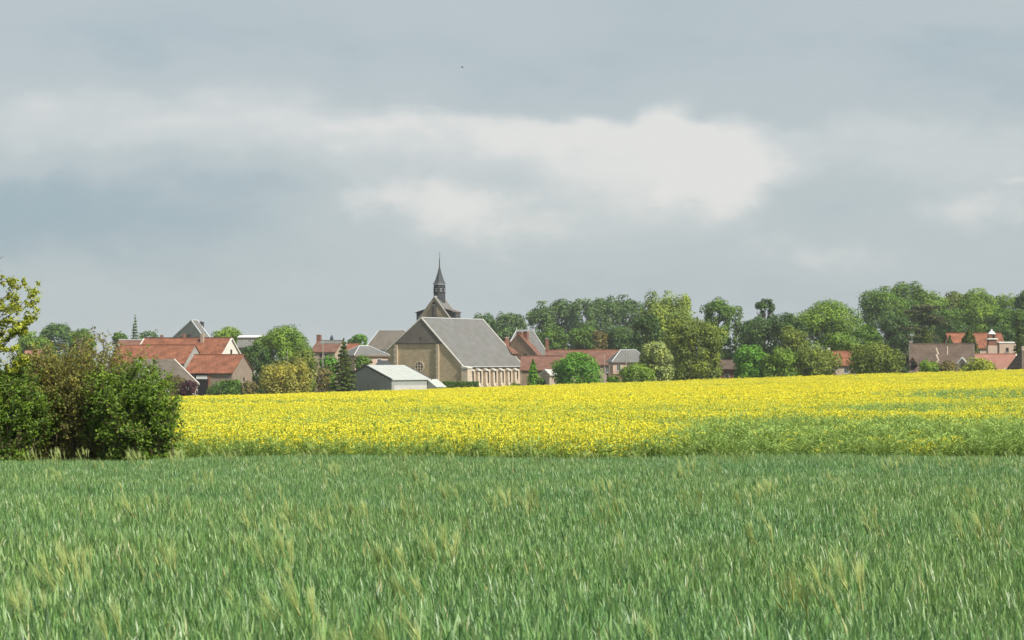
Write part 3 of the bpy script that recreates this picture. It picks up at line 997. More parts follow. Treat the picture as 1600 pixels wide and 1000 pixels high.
def build_belfry():
    h = house('bell_tower', 'stone belfry gable with louvres, slated dormers and dark slender spire', 'tower',
              678.4, 694, 463, 428, -60, 6.6, 7.8, 6.6, 7.8, M['stone_grey'], M['slate'], verge=M['render_grey'], ridge=M['zinc'], ov=0.1, inset=.2)
    H, xe = h.H, h.xe
    # louvred opening
    lv = on_face(h, 'L', .1, H - 4.0, 1.0, 2.75, 'louvre_opening', M['dark'], -.02, .06, arch=True)
    for k in range(6):
        z = H - 3.85 + k * .40
        MB().prism_y([(-xe - .32, z), (-xe - .02, z + .17), (-xe - .02, z + .22), (-xe - .32, z + .05)], .1 - .46, .1 + .46).build('louvre', M['slate'], lv)
    # pent dormers either side
    for s in (-1, 1):
        yy0, yy1 = (-4.6, -2.2) if s < 0 else (2.2, 4.6)
        zt = H - 2.45
        d = MB().box(-xe + .5, -xe + 2.5, yy0, yy1, zt - 2.2, zt - .75).build('dormer', M['slate_dark'], h.root)
        yo, yi = (yy0 - .25, yy1 + .5) if s < 0 else (yy1 + .25, yy0 - .5)
        slope_slab('dormer_roof', M['slate_brown'], d, -xe + .3, -xe + 2.7, yi, zt + .15, yo, zt - .72, t=.10)
        for k in range(3):
            y_ = yy0 - .04 if s < 0 else yy1 + .04
            MB().box(-xe + .7, -xe + 2.3, min(y_, y_ + .03 * s), max(y_, y_ + .03 * s), zt - 1.95 + k * .4, zt - 1.75 + k * .4).build('louvre', M['slate'], d)
    # octagonal lantern and spire standing astride the ridge
    sx = -xe + 1.9
    s_ = 428.0 / F
    zt = H + (463 - 444.5) * s_
    r = 1.22
    ph = R(22.5)
    lan = MB().lathe([(r, H - 2.2), (r * .97, zt)], 8, sx, 0, ph).build('lantern', M['slate_dark'], h.root, 'dark slate octagonal lantern under the spire')
    MB().lathe([(r * 1.02, zt), (r * 1.12, zt + .05), (r * 1.12, zt + .14), (r * .9, zt + .16)], 8, sx, 0, ph).build('cornice', M['zinc'], lan)
    for k in range(8):
        a = ph + 2 * math.pi * (k + .5) / 8
        rr = r * .93
        cx_, cy_ = sx + rr * math.cos(a), rr * math.sin(a)
        m = MB().box(-.16, .06, -.24, .24, zt - 1.65, zt - .55)
        m.v = [(cx_ + x * math.cos(a) - y * math.sin(a), cy_ + x * math.sin(a) + y * math.cos(a), z) for x, y, z in m.v]
        w = m.build('lantern_opening', M['dark'], lan)
        for q in range(2):
            m = MB().box(.04, .11, -.22, .22, zt - 1.35 + q * .42, zt - 1.22 + q * .42)
            m.v = [(cx_ + x * math.cos(a) - y * math.sin(a), cy_ + x * math.sin(a) + y * math.cos(a), z) for x, y, z in m.v]
            m.build('louvre', M['zinc'], w)
    z0 = zt + .15
    hs = (443 - 416) * s_
    sp = MB().lathe([(r * 1.10, z0), (r * .80, z0 + hs * .16), (r * .54, z0 + hs * .42), (r * .30, z0 + hs * .70), (r * .10, z0 + hs)], 8, sx, 0, ph).build('spire', M['slate_dark'], h.root)
    zp = z0 + hs
    MB().lathe([(.12, zp - .1), (.10, zp + 1.0), (.05, zp + 1.95)], 6, sx, 0).build('finial', M['slate_dark'], sp)
    MB().tube([(sx, 0, zp + 1.9), (sx, 0, zp + 3.0)], .025, 4).tube([(sx - .35, 0, zp + 2.55), (sx + .35, 0, zp + 2.55)], .025, 4).tube([(sx, -.35, zp + 2.55), (sx, .35, zp + 2.55)], .025, 4).build('cross', M['iron'], sp)
    return h


def build_village():
    build_church()
    build_belfry()
    # --- metal hangar in front of the church
    h = house('hangar', 'grey metal hangar with pale green-white roof in front of the church', 'shed', 571, 633.5, 570.4, 345, -45, 6.4, 2.28, 6.4, 2.28,
              M['metal_green'], M['metal_pale'], ov=.15, verge=M['iron'], inset=.2)
    for k in range(9):      # sheet seams
        x = -h.L / 2 + h.L * (k + .5) / 9
        m = MB().prism([(0, h.H + .035), (0, h.H + .005), (-h.rf, h.zf + .005), (-h.rf, h.zf + .035)], x - .03, x + .03)
        m.build('roof_seam', M['metal_pale'], h.root)
    on_face(h, 'F', .3, 0, 2 * h.xe - .3, h.zf - .95, 'wall_base', M['concrete'], -.02, .06)  # paler panel paints in the sunlit lower wall, leaving the eave shade dark
    for k in range(12):     # cladding ribs of the gable
        u = h.yf + (h.yb - h.yf) * (k + .5) / 12
        zt = h.H - abs(u) * h.hf / h.rf - .32
        on_face(h, 'L', u, .05, .06, zt, 'rib', M['metal_green'], -.02, .035)
    # lean-to at the right end
    xe = h.xe
    vs, fs, uv = uv_prism_wall([(h.yf - 1.9, 0), (h.yf - .03, 0), (h.yf - .03, h.zf - .18), (h.yf - 1.9, h.zf - 1.18)], xe - .6, xe + 1.4)
    lt = obj('lean_to', mesh('lean_to', vs, fs, M['concrete'], uv=uv), h.root)
    slope_slab('lean_to_roof', M['metal_pale'], lt, xe - .75, xe + 1.55, h.yf + .02, h.zf - .02, h.yf - 2.2, h.zf - 1.22, t=.10)

    # --- farm group at the left
    h = house('barn', 'long red-orange tiled barn with white right gable, behind the other barns', 'barn', 225, 363, 528, 402, 18, 5.6, 4.4, 5.2, 4.1, M['render_white'], M['tile_orange'], ridge=M['tile_red'], verge=M['render_white'])
    window(h, 'R', .1, h.H - 3.4, .8, 1.2, 'wood')
    MB().box(-5.6, -5.2, -.3, .3, h.H - .5, h.H + .55).build('chimney', M['brick'], h.root)
    MB().box(-1.0, -.55, -.3, .3, h.H - .5, h.H + .65).build('chimney', M['brick'], h.root)
    c = MB().box(3.2, 3.75, -1.2, -.7, h.H - 2, h.H + .75).build('chimney', M['render_tan'], h.root)
    h = house('barn', 'bright orange tiled barn with grey right gable in the middle of the farm', 'barn', 188, 305.5, 539, 388, 16, 4.7, 3.35, 4.7, 3.35, M['render_grey'], M['tile_orange'], ridge=M['tile_orange'], ov=.15)
    on_face(h, 'F', h.L * .42, h.zf - 2.2, 1.2, 1.9, 'doorway', M['dark'], -.02, .05)
    h = house('barn', 'small orange tiled barn with dark open doorway at the field edge', 'barn', 304, 381, 554, 375, 17, 4.7, 3.2, 4.2, 2.9, M['plaster_brown'], M['tile_orange'], ridge=M['tile_orange'], ov=.15)
    z = h.zf
    dw = on_face(h, 'F', -h.L / 2 + 3.4, 0, 2.5, z - .1, 'doorway', M['dark'], -.02, .05)
    on_face(h, 'F', -h.L / 2 + 3.5, z - 1.05, 2.1, .62, 'lintel_panel', M['white'], -.02, .12, parent=dw)
    on_face(h, 'F', -h.L / 2 + 4.9, 0, .42, z - .15, 'brick_pier', M['brick'], -.02, .14)
    on_face(h, 'F', -h.L / 2 + 1.6, 0, .5, z - .15, 'wooden_post', M['wood_dark'], -.02, .14)
    on_face(h, 'R', 0.4, h.zf - 1.4, .5, .6, 'vent', M['dark'], -.02, .05)
    on_face(h, 'F', h.L / 2 - 2.3, .9, .8, .9, 'shutter', M['wood'], -.02, .06)
    h = house('shed', 'low shed with weathered grey-brown tiled roof beside the dark purple shrub', 'shed', 214, 273, 561, 362, -50, 6.4, 4.2, 4.6, 3.0, M['render_white'], M['tile_greybrown'], verge=M['mortar_pale'], ov=.15)
    on_face(h, 'F', 0, 0, .9, 1.7, 'door', M['wood_dark'], -.02, .05)
    h = house('house', 'tall grey slate gable roof with dark chimney rising behind the orange barns', 'house', 298.5, 309, 500, 462, -52, 6.2, 6.0, 8.6, 5.4, M['render_grey'], M['slate'], verge=M['zinc'], ridge=M['zinc'], ov=.15)
    chimney(h, 1.2, -1.1, .6, .6, -.35, 'iron', 0)
    on_face(h, 'L', .9, h.H - 4.4, 1.6, 1.3, 'cladding_panel', M['slate_brown'], -.02, .06)
    window(h, 'L', 3.2, h.H - 4.6, .9, 1.2)
    h = house('house', 'house with dull red roof and grey ridge left of the barns', 'house', 186, 224, 530.5, 415, 4, 4.5, 3.0, 4.5, 3.0, M['render_tan'], M['tile_red'], ridge=M['zinc'])
    MB().box(-1.9, 2.0, -2.6, -1.2, h.H - 2.5, h.H - .95).build('roof_hatch', M['zinc'], h.root)
    window(h, 'F', 0, h.zf - 1.6, 1, 1.3)
    h = house('house', 'pale roofed house glimpsed left above the foreground bush', 'house', 40, 66, 547, 420, 8, 4.0, 2.6, 4.0, 2.6, M['render_tan'], M['tile_pink'], ridge=M['tile_red'])
    window(h, 'F', 0.4, h.zf - 1.5, .9, 1.2)
    h = house('house', 'low white walled house with flat grey roof left of the big chestnut tree', 'house', 374, 418, 524, 455, 0, 3.4, .35, 3.0, .35, M['render_grey'], M['white'], ov=.1)
    window(h, 'F', -.4, h.zf - 1.5, .8, 1.0)
    slope_slab('lower_roof', M['slate'], h.root, -h.L / 2, h.L / 2, h.yf, h.zf - .8, h.yf - 2.4, h.zf - 2.2)

    # --- between chestnut and church
    h = house('house', 'house with tall brick chimney and red roof behind the spruce', 'house', 496, 536, 532, 432, 14, 4.6, 2.3, 4.4, 2.3, M['render_tan'], M['tile_red'], ridge=M['slate_dark'], roof_rear=M['slate'])
    chimney(h, -h.L / 2 + .35, 0, .85, .8, 1.1, 'brick', 0)
    slope_slab('slate_strip', M['slate'], h.root, -h.L / 2 + .8, h.L / 2 - .1, -.06, h.H + .03, -1.4, h.H - .62, t=.05)
    window(h, 'F', -h.L / 2 + 2.2, h.zf - 1.25, .55, .95, 'wood')
    window(h, 'F', .7, h.zf - 1.25, .8, .95)
    MB().lathe([(.38, h.H - .2), (.36, h.H + .55), (.06, h.H + 1.15)], 8, -.5, 2.4).build('turret', M['slate_dark'], h.root)
    h = house('outbuilding', 'low outbuilding with orange tiled roof tucked behind the spruce', 'house', 543, 561, 537, 408, 5, 3.2, 1.2, 3, 1.2, M['render_tan'], M['tile_orange'], ridge=M['tile_orange'])
    window(h, 'F', -.3, h.zf - 1.3, .7, .9)
    h = house('house', 'large house with two-tone grey mansard roof left of the church', 'house', 592, 632, 516, 445, 0, 2.7, 1.75, 5.0, 4.0, M['render_tan'], M['slate_brown'], hip=2.9, ridge=M['zinc'])
    X = h.L / 2 + 2.9
    zz = h.zf
    m = MB().add([(-X + .1, -2.65, zz), (X - .1, -2.65, zz), (X + .5, -3.6, zz - 2.0), (-X - .5, -3.6, zz - 2.0), (-X + .1, 4.9, zz), (X - .1, 4.9, zz), (X + .5, 5.6, zz - 2.0), (-X - .5, 5.6, zz - 2.0)],
             [(3, 2, 1, 0), (7, 4, 5, 6), (0, 4, 7, 3), (2, 6, 5, 1), (4, 0, 1, 5), (3, 7, 6, 2)])
    ms = m.build('mansard_slope', M['slate_dark'], h.root)
    MB().box(-2.0, -1.2, -3.5, -3.0, zz - 1.35, zz - .5).build('skylight', M['zinc'], ms)
    MB().tube([(-X + .6, -3.5, zz - 1.6), (-X + 1.7, -3.1, zz - .75)], .12).build('roof_flashing', M['zinc'], ms)
    MB().box(-X - .6, -X - .1, -2.9, -2.3, zz - 3, zz + .4).build('chimney', M['slate_dark'], h.root)
    h = house('house', 'cream walled house with low hipped slate roof just behind the hangar', 'house', 562, 575, 540, 380, -28, 3.6, 1.75, 3.6, 1.75, M['render_pink'], M['slate'], hip=2.7, ridge=M['zinc'])
    MB().box(-h.xe - .3, h.xe + .3, h.yf - .36, h.yf - .22, h.zf - .22, h.zf - .02).build('gutter', M['wood'], h.root)
    window(h, 'F', 1.5, h.zf - 1.9, .9, 1.3)
    h = house('porch', 'small grey slate porch roof between hangar and church front', 'shed', 592, 606, 563, 372, 0, 1.5, .85, 1.3, .8, M['render_pink'], M['slate_dark'], hip=.6)
    window(h, 'F', 0, h.zf - 1.3, .6, .8)

    # --- right of the church
    h = house('house', 'tan gabled house with brick verge and brick chimneys right of the church', 'house', 810, 817, 521, 416, -58, 5.6, 5.4, 4.4, 4.5, M['brickstone'], M['tile_red'], verge=M['brick'], ov=.1)
    chimney(h, -h.L / 2 + .7, .05, .8, 1.15, .25, 'brick', 0)
    chimney(h, h.L / 2 - .4, -1.0, .7, .9, .35, 'brick', 0)
    window(h, 'L', -1.6, h.H - 5.2, .9, 1.3, 'wood')
    h = house('pavilion', 'steep slate pavilion roof with ridge finials behind the tan gable', 'house', 807, 832.5, 516, 432, -4, 3.6, 5.0, 3.6, 5.0, M['brickstone'], M['slate'], hip=2.9, ridge=M['zinc'])
    for s in (-1, 1):
        MB().lathe([(.10, h.H), (.05, h.H + .35), (.02, h.H + .75)], 6, s * h.L / 2, 0).build('finial', M['zinc'], h.root)
    window(h, 'F', 2.5, h.zf - 1.6, .9, 1.3)
    h = house('outbuilding', 'low house end with orange pot chimney beside the church roof', 'house', 786, 797, 533, 418, -30, 3.4, 2.4, 3.4, 2.4, M['brickstone'], M['tile_red'], ridge=M['tile_red'])
    chimney(h, 0, 0, .8, .6, .65, 'brick', 1)
    h = house('long_house', 'long low house with dull red tiled roof behind the round green tree', 'house', 852, 968, 547, 424, 2, 5.2, 2.9, 4.6, 2.9, M['render_tan'], M['tile_red'], ridge=M['tile_orange'])
    chimney(h, -h.L / 2 + .35, -.3, .62, .62, 2.3, 'brick', 0)
    for k in range(3):
        window(h, 'F', -3 + 4 * k, h.zf - 1.5, .8, 1.2, 'white', 'wood')
    h = house('outbuilding', 'outbuilding with dull red roof hugging the right end of the church', 'house', 814, 880, 556, 398, 3, 4.0, 2.6, 3.6, 2.6, M['brickstone'], M['tile_red'], ridge=M['tile_red'])
    on_face(h, 'F', 2.6, .2, 1.0, 1.9, 'door', M['wood_dark'], -.02, .05)
    h = house('shed', 'tiny tan shed with pale roof between cypress and round tree', 'shed', 851, 865, 577, 372, -35, 1.6, .95, 1.6, .95, M['render_tan'], M['concrete'], verge=M['mortar_pale'], ov=.1)
    on_face(h, 'L', 0, .1, .7, 1.6, 'door', M['wood_dark'], -.02, .05)
    h = house('house', 'tan rendered house with pale grey hipped roof beside the variegated shrub', 'house', 970, 993, 546.5, 392, -6, 3.2, 2.25, 3.2, 2.25, M['render_pink'], M['slate'], hip=2.2, ridge=M['zinc'])
    window(h, 'F', -2.2, h.zf - 1.6, .8, 1.2)
    MB().box(-h.xe - 1.2, h.xe - 3, h.yf - 2.6, h.yf - .1, 0, h.zf - 2.3).build('garden_wall', M['brickstone'], h.root)
    MB().box(-h.xe - 1.3, h.xe - 2.9, h.yf - 2.7, h.yf - .1, h.zf - 2.3, h.zf - 2.15).build('wall_coping', M['tile_red'], h.root)
    h = house('brick_house', 'pink brick house end glimpsed between the olive tree and green shrubs', 'house', 1120, 1164, 562, 372, 22, 3.4, 1.6, 3.4, 1.6, M['brick'], M['tile_brown'], ridge=M['tile_brown'])
    window(h, 'F', .2, 1.1, .8, 1.1, 'white')
    window(h, 'F', 1.8, 1.1, .8, 1.1, 'white')

    # --- right hand group
    h = house('house', 'small house with orange roof and thin chimney between two leafy bushes', 'house', 1292, 1332, 549, 372, -4, 3.8, 2.4, 3.6, 2.4, M['render_tan'], M['tile_orange'], ridge=M['tile_orange'])
    chimney(h, -h.L / 2 + .3, 0, .45, .45, .55, 'render_white', 0)
    window(h, 'F', .3, h.zf - 1.4, .8, 1.1)
    h = house('farmhouse', 'long farmhouse with weathered brown tiled roof behind low bushes', 'house', 1420, 1522, 537, 346, 10, 5.6, 4.7, 5.0, 4.3, M['render_white'], M['tile_brown'], ridge=M['tile_greybrown'], verge=M['tile_greybrown'])
    chimney(h, -h.L / 2 + .35, .3, .5, .6, .35, 'render_tan', 0)
    MB().tube([(-h.L / 2 + .5, .3, h.H + .3), (-h.L / 2 + .5, .3, h.H + 1.7)], .025, 4).tube([(-h.L / 2 + .1, .3, h.H + 1.5), (-h.L / 2 + .95, .3, h.H + 1.5)], .03, 4).tube([(-h.L / 2 + .2, .0, h.H + 1.35), (-h.L / 2 + .8, .6, h.H + 1.35)], .03, 4).build('antenna', M['zinc'], h.root)
    # pale mortar joint where the older half of the roof begins
    sf = h.hf / h.rf
    xx = -h.L / 2 + h.L * .42
    for k in range(7):
        y0 = -.9 - k * .42
        MB().prism([(y0, h.H + y0 * sf + .09), (y0, h.H + y0 * sf - .05), (y0 - .42, h.H + (y0 - .42) * sf - .05), (y0 - .42, h.H + (y0 - .42) * sf + .09)], xx + .12 * (k % 3) - .1, xx + .12 * (k % 3) + .16).build('mortar_joint', M['render_tan'], h.root)
    xx2 = xx + 1.7
    MB().prism([(-.6, h.H - .6 * sf + .06), (-.6, h.H - .6 * sf - .05), (-2.2, h.H - 2.2 * sf - .05), (-2.2, h.H - 2.2 * sf + .06)], xx2, xx2 + .14).build('mortar_joint', M['render_tan'], h.root)
    # timber A-frame dormer at the left
    dx = -h.L / 2 + .55
    zd = h.H - 3.45
    dm = MB().prism_y([(dx - .55, zd), (dx + .55, zd), (dx, zd + 1.1)], -5.2, -2.6).build('dormer', M['render_tan'], h.root, 'small timber framed dormer at the left of the brown roof')
    for s in (-1, 1):
        m = MB()
        m.prism_y([(dx, zd + 1.28), (dx, zd + 1.10), (dx + s * .75, zd - .15), (dx + s * .85, zd + .02)] if s < 0 else [(dx, zd + 1.10), (dx, zd + 1.28), (dx + s * .85, zd + .02), (dx + s * .75, zd - .15)], -5.5, -2.4)
        m.build('dormer_roof', M['wood_dark'], dm)
    MB().box(dx - .25, dx + .25, -5.26, -5.1, zd + .05, zd + .5).build('pane', M['glass'], dm)
    MB().box(dx - .55, dx - .3, -5.2, -4.9, 0, zd).build('post', M['wood_dark'], dm)
    h = house('outbuilding', 'little gabled outbuilding with white bargeboards right of the brown farmhouse roof', 'shed', 1503, 1513, 558, 339, -62, 1.9, 2.1, 1.9, 2.1, M['render_tan'], M['tile_brown'], verge=M['white'], ov=.1)
    on_face(h, 'L', 0, h.H - 1.6, .5, .5, 'vent', M['dark'], -.02, .05)
    h = house('house', 'house with plain pink tiled roof behind the yellow-green bush', 'house', 1514, 1588, 553, 347, -4, 4.6, 2.9, 4.2, 2.7, M['render_white'], M['tile_pink'], ridge=M['tile_pink'], verge=M['render_white'])
    window(h, 'F', 1.0, .8, .8, 1.0)
    h = house('house', 'dark tiled roof with pale wall cut by the right picture edge', 'house', 1597, 1640, 546, 336, -6, 3.4, 3.0, 3.4, 3.0, M['render_white'], M['tile_brown'], hip=1.2, ridge=M['tile_greybrown'])
    chimney(h, -h.L / 2 + .1, 0, .4, .4, .4, 'render_tan', 0)
    h = house('house', 'house with plain orange tiled roof high behind the turret', 'house', 1478, 1564, 520.5, 428, 0, 5.0, 3.0, 4.0, 2.8, M['render_pink'], M['tile_orange'], ridge=M['tile_orange'], verge=M['tile_orange'])
    for k in range(3):
        window(h, 'F', -3 + 3 * k, h.zf - 1.5, .8, 1.2)
    h = house('annex', 'square pink annex with pale flat top right of the brick turret', 'house', 1557, 1584, 534, 398, 0, 2.2, .15, 2.2, .15, M['render_pink'], M['mortar_pale'], ov=.08, inset=.1)
    window(h, 'F', -.1, h.zf - 1.75, .55, .8, 'wood')
    # louvred brick turret with white cap
    p = at(1549.5, 540, 396)
    g = gz(p.x, p.y) - .1
    t = bpy.data.objects.new('turret', None); COL.objects.link(t); t.location = (p.x, p.y, g)
    tag(t, 'dark red brick turret with white ledge and white pointed cap', 'turret')
    k = 396 / F
    Z = lambda py: E + (HZ - py) * k - g
    MB().box(-.85, .85, -.8, .8, 0, Z(540)).build('base', M['render_pink'], t)
    MB().box(-.72, .72, -.7, .7, Z(540), Z(530.5)).build('brick_stage', M['brick'], t)
    MB().box(-.95, .95, -.9, .9, Z(530.5), Z(528.6)).build('ledge', M['white'], t)
    st = MB().box(-.62, .62, -.6, .6, Z(528.6), Z(522)).build('lantern_stage', M['brick'], t)
    MB().box(.05, .42, -.64, -.55, Z(528), Z(523)).build('opening', M['dark'], st)
    MB().lathe([(.80, Z(522)), (.62, Z(520.2)), (.30, Z(517.5)), (.14, Z(516.5)), (.10, Z(514))], 8).build('cap', M['white'], t)

    # --- small fixtures
    def pole(px, py0, D, label, thick=.09, arm=False, group=None):
        q = at(px, py0, D)
        g = gz(q.x, q.y)
        o = bpy.data.objects.new('utility_pole', None); COL.objects.link(o); o.location = (q.x, q.y, g)
        tag(o, label, 'pole', group)
        MB().lathe([(thick, -.3), (thick * .65, q.z - g)], 7).build('shaft', M['pole'], o)
        if arm:
            MB().box(-.55, .55, -.05, .05, q.z - g - .5, q.z - g - .4).build('crossarm', M['wood'], o)
            for s in (-.45, 0, .45):
                MB().lathe([(.05, q.z - g - .4), (.03, q.z - g - .22)], 6, s, 0).build('insulator', M['white'], o)
        else:
            MB().lathe([(thick * .9, q.z - g), (thick * .3, q.z - g + .12)], 7).build('pole_cap', M['zinc'], o)
        return o
    pole(504.5, 535, 352, 'slender pale pole rising between yellow willow and spruce', .10)
    pole(978, 544, 378, 'dark pole in front of the pale grey hipped roof', .09)
    pole(944.5, 556, 376, 'thin pole right of the round green tree', .07)
    pole(952, 572, 374, 'short post beside the garden wall near the hipped house', .06)
    pole(449, 549, 372, 'thin pale pole standing in the chestnut tree foliage', .06)
    # white garden stones beside the round tree
    for px, w, hgt, lb in ((873, .32, .85, 'white square stone post near the cypress, left of the pair'), (880.5, .36, .7, 'white pointed stone post under the round green tree, right of the pair')):
        q = at(px, 604, 345); g = gz(q.x, q.y)
        zt = E + (HZ - (599 if px < 876 else 600)) / F * 345 - g
        m = MB()
        m.lathe([(w * .75, -.1), (w * .7, zt * .78), (w * .5, zt * .82), (w * .45, zt * .95), (.05, zt)], 4, 0, 0, .78)
        o = m.build('stone_post', M['white']); o.location = (q.x, q.y, g)
        tag(o, lb, 'stone post')
    # bird
    q = at(722, 104, 230)
    b = bpy.data.objects.new('bird', None); COL.objects.link(b); b.location = q; b.rotation_euler = (0, .1, .5)
    tag(b, 'tiny dark bird flying high in the grey sky', 'bird')
    MB().lathe([(.005, -.16), (.03, -.12), (.045, 0), (.035, .09), (.02, .13), (.004, .16)], 6).build('body', M['feather'], b).rotation_euler = (0, math.pi / 2, 0)
    for s in (-1, 1):
        MB().add([(-.05, 0, .01), (.06, 0, .01), (.05, s * .14, .06), (-.06, s * .14, .06), (-.05, s * .30, .02), (-.02, s * .30, .02),
                  (-.05, 0, .0), (.06, 0, .0), (.05, s * .14, .05), (-.06, s * .14, .05), (-.05, s * .30, .015), (-.02, s * .30, .015)],
                 [(0, 1, 2, 3), (3, 2, 5, 4), (9, 8, 7, 6), (10, 11, 8, 9), (0, 3, 9, 6), (3, 4, 10, 9), (1, 7, 8, 2), (2, 8, 11, 5)]).build('wing', M['feather'], b)


build_village()

# ------------------------------------------------------------------ trees and shrubs
def quads(C, Nn, size, tint, rng, aspect=0.62):
    """leaf cards: centres C, facing Nn"""
    n = len(C)
    Nn = Nn / (np.linalg.norm(Nn, axis=1, keepdims=True) + 1e-9)
    r = rng.normal(size=(n, 3))
    a = np.cross(Nn, r); a /= np.linalg.norm(a, axis=1, keepdims=True) + 1e-9
    b = np.cross(Nn, a)
    s = np.asarray(size)[:, None] if np.ndim(size) else size
    a = a * s * .5; b = b * s * .5 * aspect
    V = np.stack([C - a, C - b * 1.0, C + a, C + b * 1.0], 1).reshape(-1, 3)
    Fc = np.arange(4 * n).reshape(n, 4)
    return V, Fc, np.repeat(tint, 4)


def crown_points(rng, kind, Rr, z0, H, n):
    """centres, normals and tints of the leaf cards in a crown with uneven lobes"""
    hz = (H - z0) / 2; zc = z0 + hz
    if kind in ('spruce', 'sparse_spruce', 'cypress'):
        k = n
        t = rng.random(k) ** (0.62 if kind != 'cypress' else .8)              # 0 tip .. 1 base
        nlev = 15 if Rr / H > .16 else 30
        lev = np.round(t * nlev) / nlev + rng.normal(0, .010 if nlev == 15 else .004, k)
        if kind == 'cypress': lev = t
        lev = np.clip(lev, 0, 1)
        a = rng.uniform(0, 2 * np.pi, k)
        nb = 11
        if kind != 'cypress':
            a = np.round(a / (2 * np.pi) * nb) / nb * 2 * np.pi + rng.normal(0, .12, k) + np.floor(lev * nlev) * .7
        rad = Rr * (lev ** .85) * (0.82 + .30 * np.sin(a * 3 + lev * 23))
        if kind == 'cypress': rad = Rr * np.sin(np.clip(lev * 2.3, 0, 1.57)) * (.9 + .15 * np.sin(a * 4 + lev * 12))
        f = rng.random(k) ** (.55 if kind != 'cypress' else .3)
        r = rad * f
        z = H - (H - z0) * lev - (r * .28 if kind != 'cypress' else 0) + .10 * Rr * f * f
        if kind == 'sparse_spruce': r = r * .8
        C = np.stack([r * np.cos(a), r * np.sin(a), z], -1)
        Nn = np.stack([np.cos(a) * .35, np.sin(a) * .35, np.ones(k)], -1) + rng.normal(0, .55, (k, 3))
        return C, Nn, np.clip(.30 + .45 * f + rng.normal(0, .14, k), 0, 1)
    if kind == 'cedar':
        npl = 12
        pz = np.linspace(.12, 1.0, npl) + rng.normal(0, .02, npl)
        pa = rng.uniform(0, 2 * np.pi, npl)
        pr = Rr * np.sqrt(np.clip(1.12 - pz ** 2 * .95, .05, 1)) * rng.uniform(.45, .75, npl)
        which = rng.integers(0, npl, n)
        rr = Rr * .52 * np.sqrt(rng.random(n)); aa = rng.uniform(0, 2 * np.pi, n)
        C = np.stack([pr[which] * np.cos(pa[which]) + rr * np.cos(aa), pr[which] * np.sin(pa[which]) + rr * np.sin(aa),
                      z0 + (H - z0) * pz[which] + rng.normal(0, .014 * (H - z0), n) - .16 * rr], -1)
        return C, np.array([0, 0, 1.0]) + rng.normal(0, .5, (n, 3)), np.clip(.5 + rng.normal(0, .2, n), 0, 1)
    # lobed crowns: a domed head over a leafy skirt
    nd = {'broad': 52, 'willow': 60, 'poplar': 44, 'shrub': 44, 'ragged': 14, 'round': 70}[kind]
    base_r = {'broad': .29, 'willow': .23, 'poplar': .31, 'shrub': .27, 'ragged': .30, 'round': .25}[kind] * Rr
    hd = min({'broad': 1.0, 'willow': 1.25, 'poplar': 1.2, 'shrub': .85, 'ragged': .9, 'round': .95}[kind] * Rr, .72 * (H - z0))
    zb = H - hd
    col_h = max(0.0, zb - z0)
    nc = int(nd * 1.0 * col_h / max(hd, .1)) if kind != 'ragged' else int(nd * .6)
    d = rng.normal(size=(nd, 3)); d /= np.linalg.norm(d, axis=1, keepdims=True)
    d[:, 2] = np.abs(d[:, 2])
    rr = rng.uniform(.25, .78, nd) ** .6 * (1 + rng.normal(0, .05 if kind == 'round' else .09, nd))
    rr = np.minimum(rr, .92)
    LD = d * rr[:, None] * np.array([Rr, Rr, hd * .92]); LD[:, 2] += zb
    ac = rng.uniform(0, 2 * np.pi, nc)
    rc = Rr * rng.uniform(.30, .80, nc) ** .7 * (.86 + .14 * np.sin(ac * 2 + rng.uniform(0, 6)))
    LK = np.stack([rc * np.cos(ac), rc * np.sin(ac), rng.uniform(z0, zb, nc)], -1)
    LC = np.concatenate([LD, LK]); nl = len(LC)
    zc = zb; hz = hd
    env = np.array([Rr, Rr, max(hd, .5)])
    lr = base_r * rng.uniform(.65, 1.3, nl)
    # keep lobes inside the crown envelope
    LT = np.clip(.5 + rng.normal(0, .16, nl), .1, .9)
    w = lr ** 2; w /= w.sum()
    k = rng.choice(nl, n, p=w)
    dd = rng.normal(size=(n, 3)); dd /= np.linalg.norm(dd, axis=1, keepdims=True)
    # favour the outward and upward side of each lobe
    outv = (LC[k] - np.array([0, 0, zc - .25 * hz])) / env
    outv /= np.linalg.norm(outv, axis=1, keepdims=True) + 1e-6
    flip = (np.einsum('ij,ij->i', dd, outv) < -.25) & (rng.random(n) < .75)
    dd[flip] *= -1
    sc = 1.04 - .40 * rng.random(n) ** 2
    stretch = np.array([1, 1, .8]) if kind in ('broad', 'round') else np.array([1, 1, 1.05])
    if kind == 'willow': stretch = np.array([.9, .9, 1.25])
    C = LC[k] + dd * (lr[k] * sc)[:, None] * stretch
    C += rng.normal(0, .05 * Rr, (n, 3)) * (rng.random(n) < .2)[:, None]
    C[:, 2] = np.clip(C[:, 2], z0 * .6 + .05, H)
    Nn = dd * 1.0 + np.array([0, 0, .35]) + rng.normal(0, .38, (n, 3))
    tint = np.clip(LT[k] + rng.normal(0, .13, n), 0, 1)
    return C, Nn, tint


LEAF = {}


def leafcol(key, c, **kw):
    LEAF[key] = leaf_mat('foliage_' + key, c, **kw)


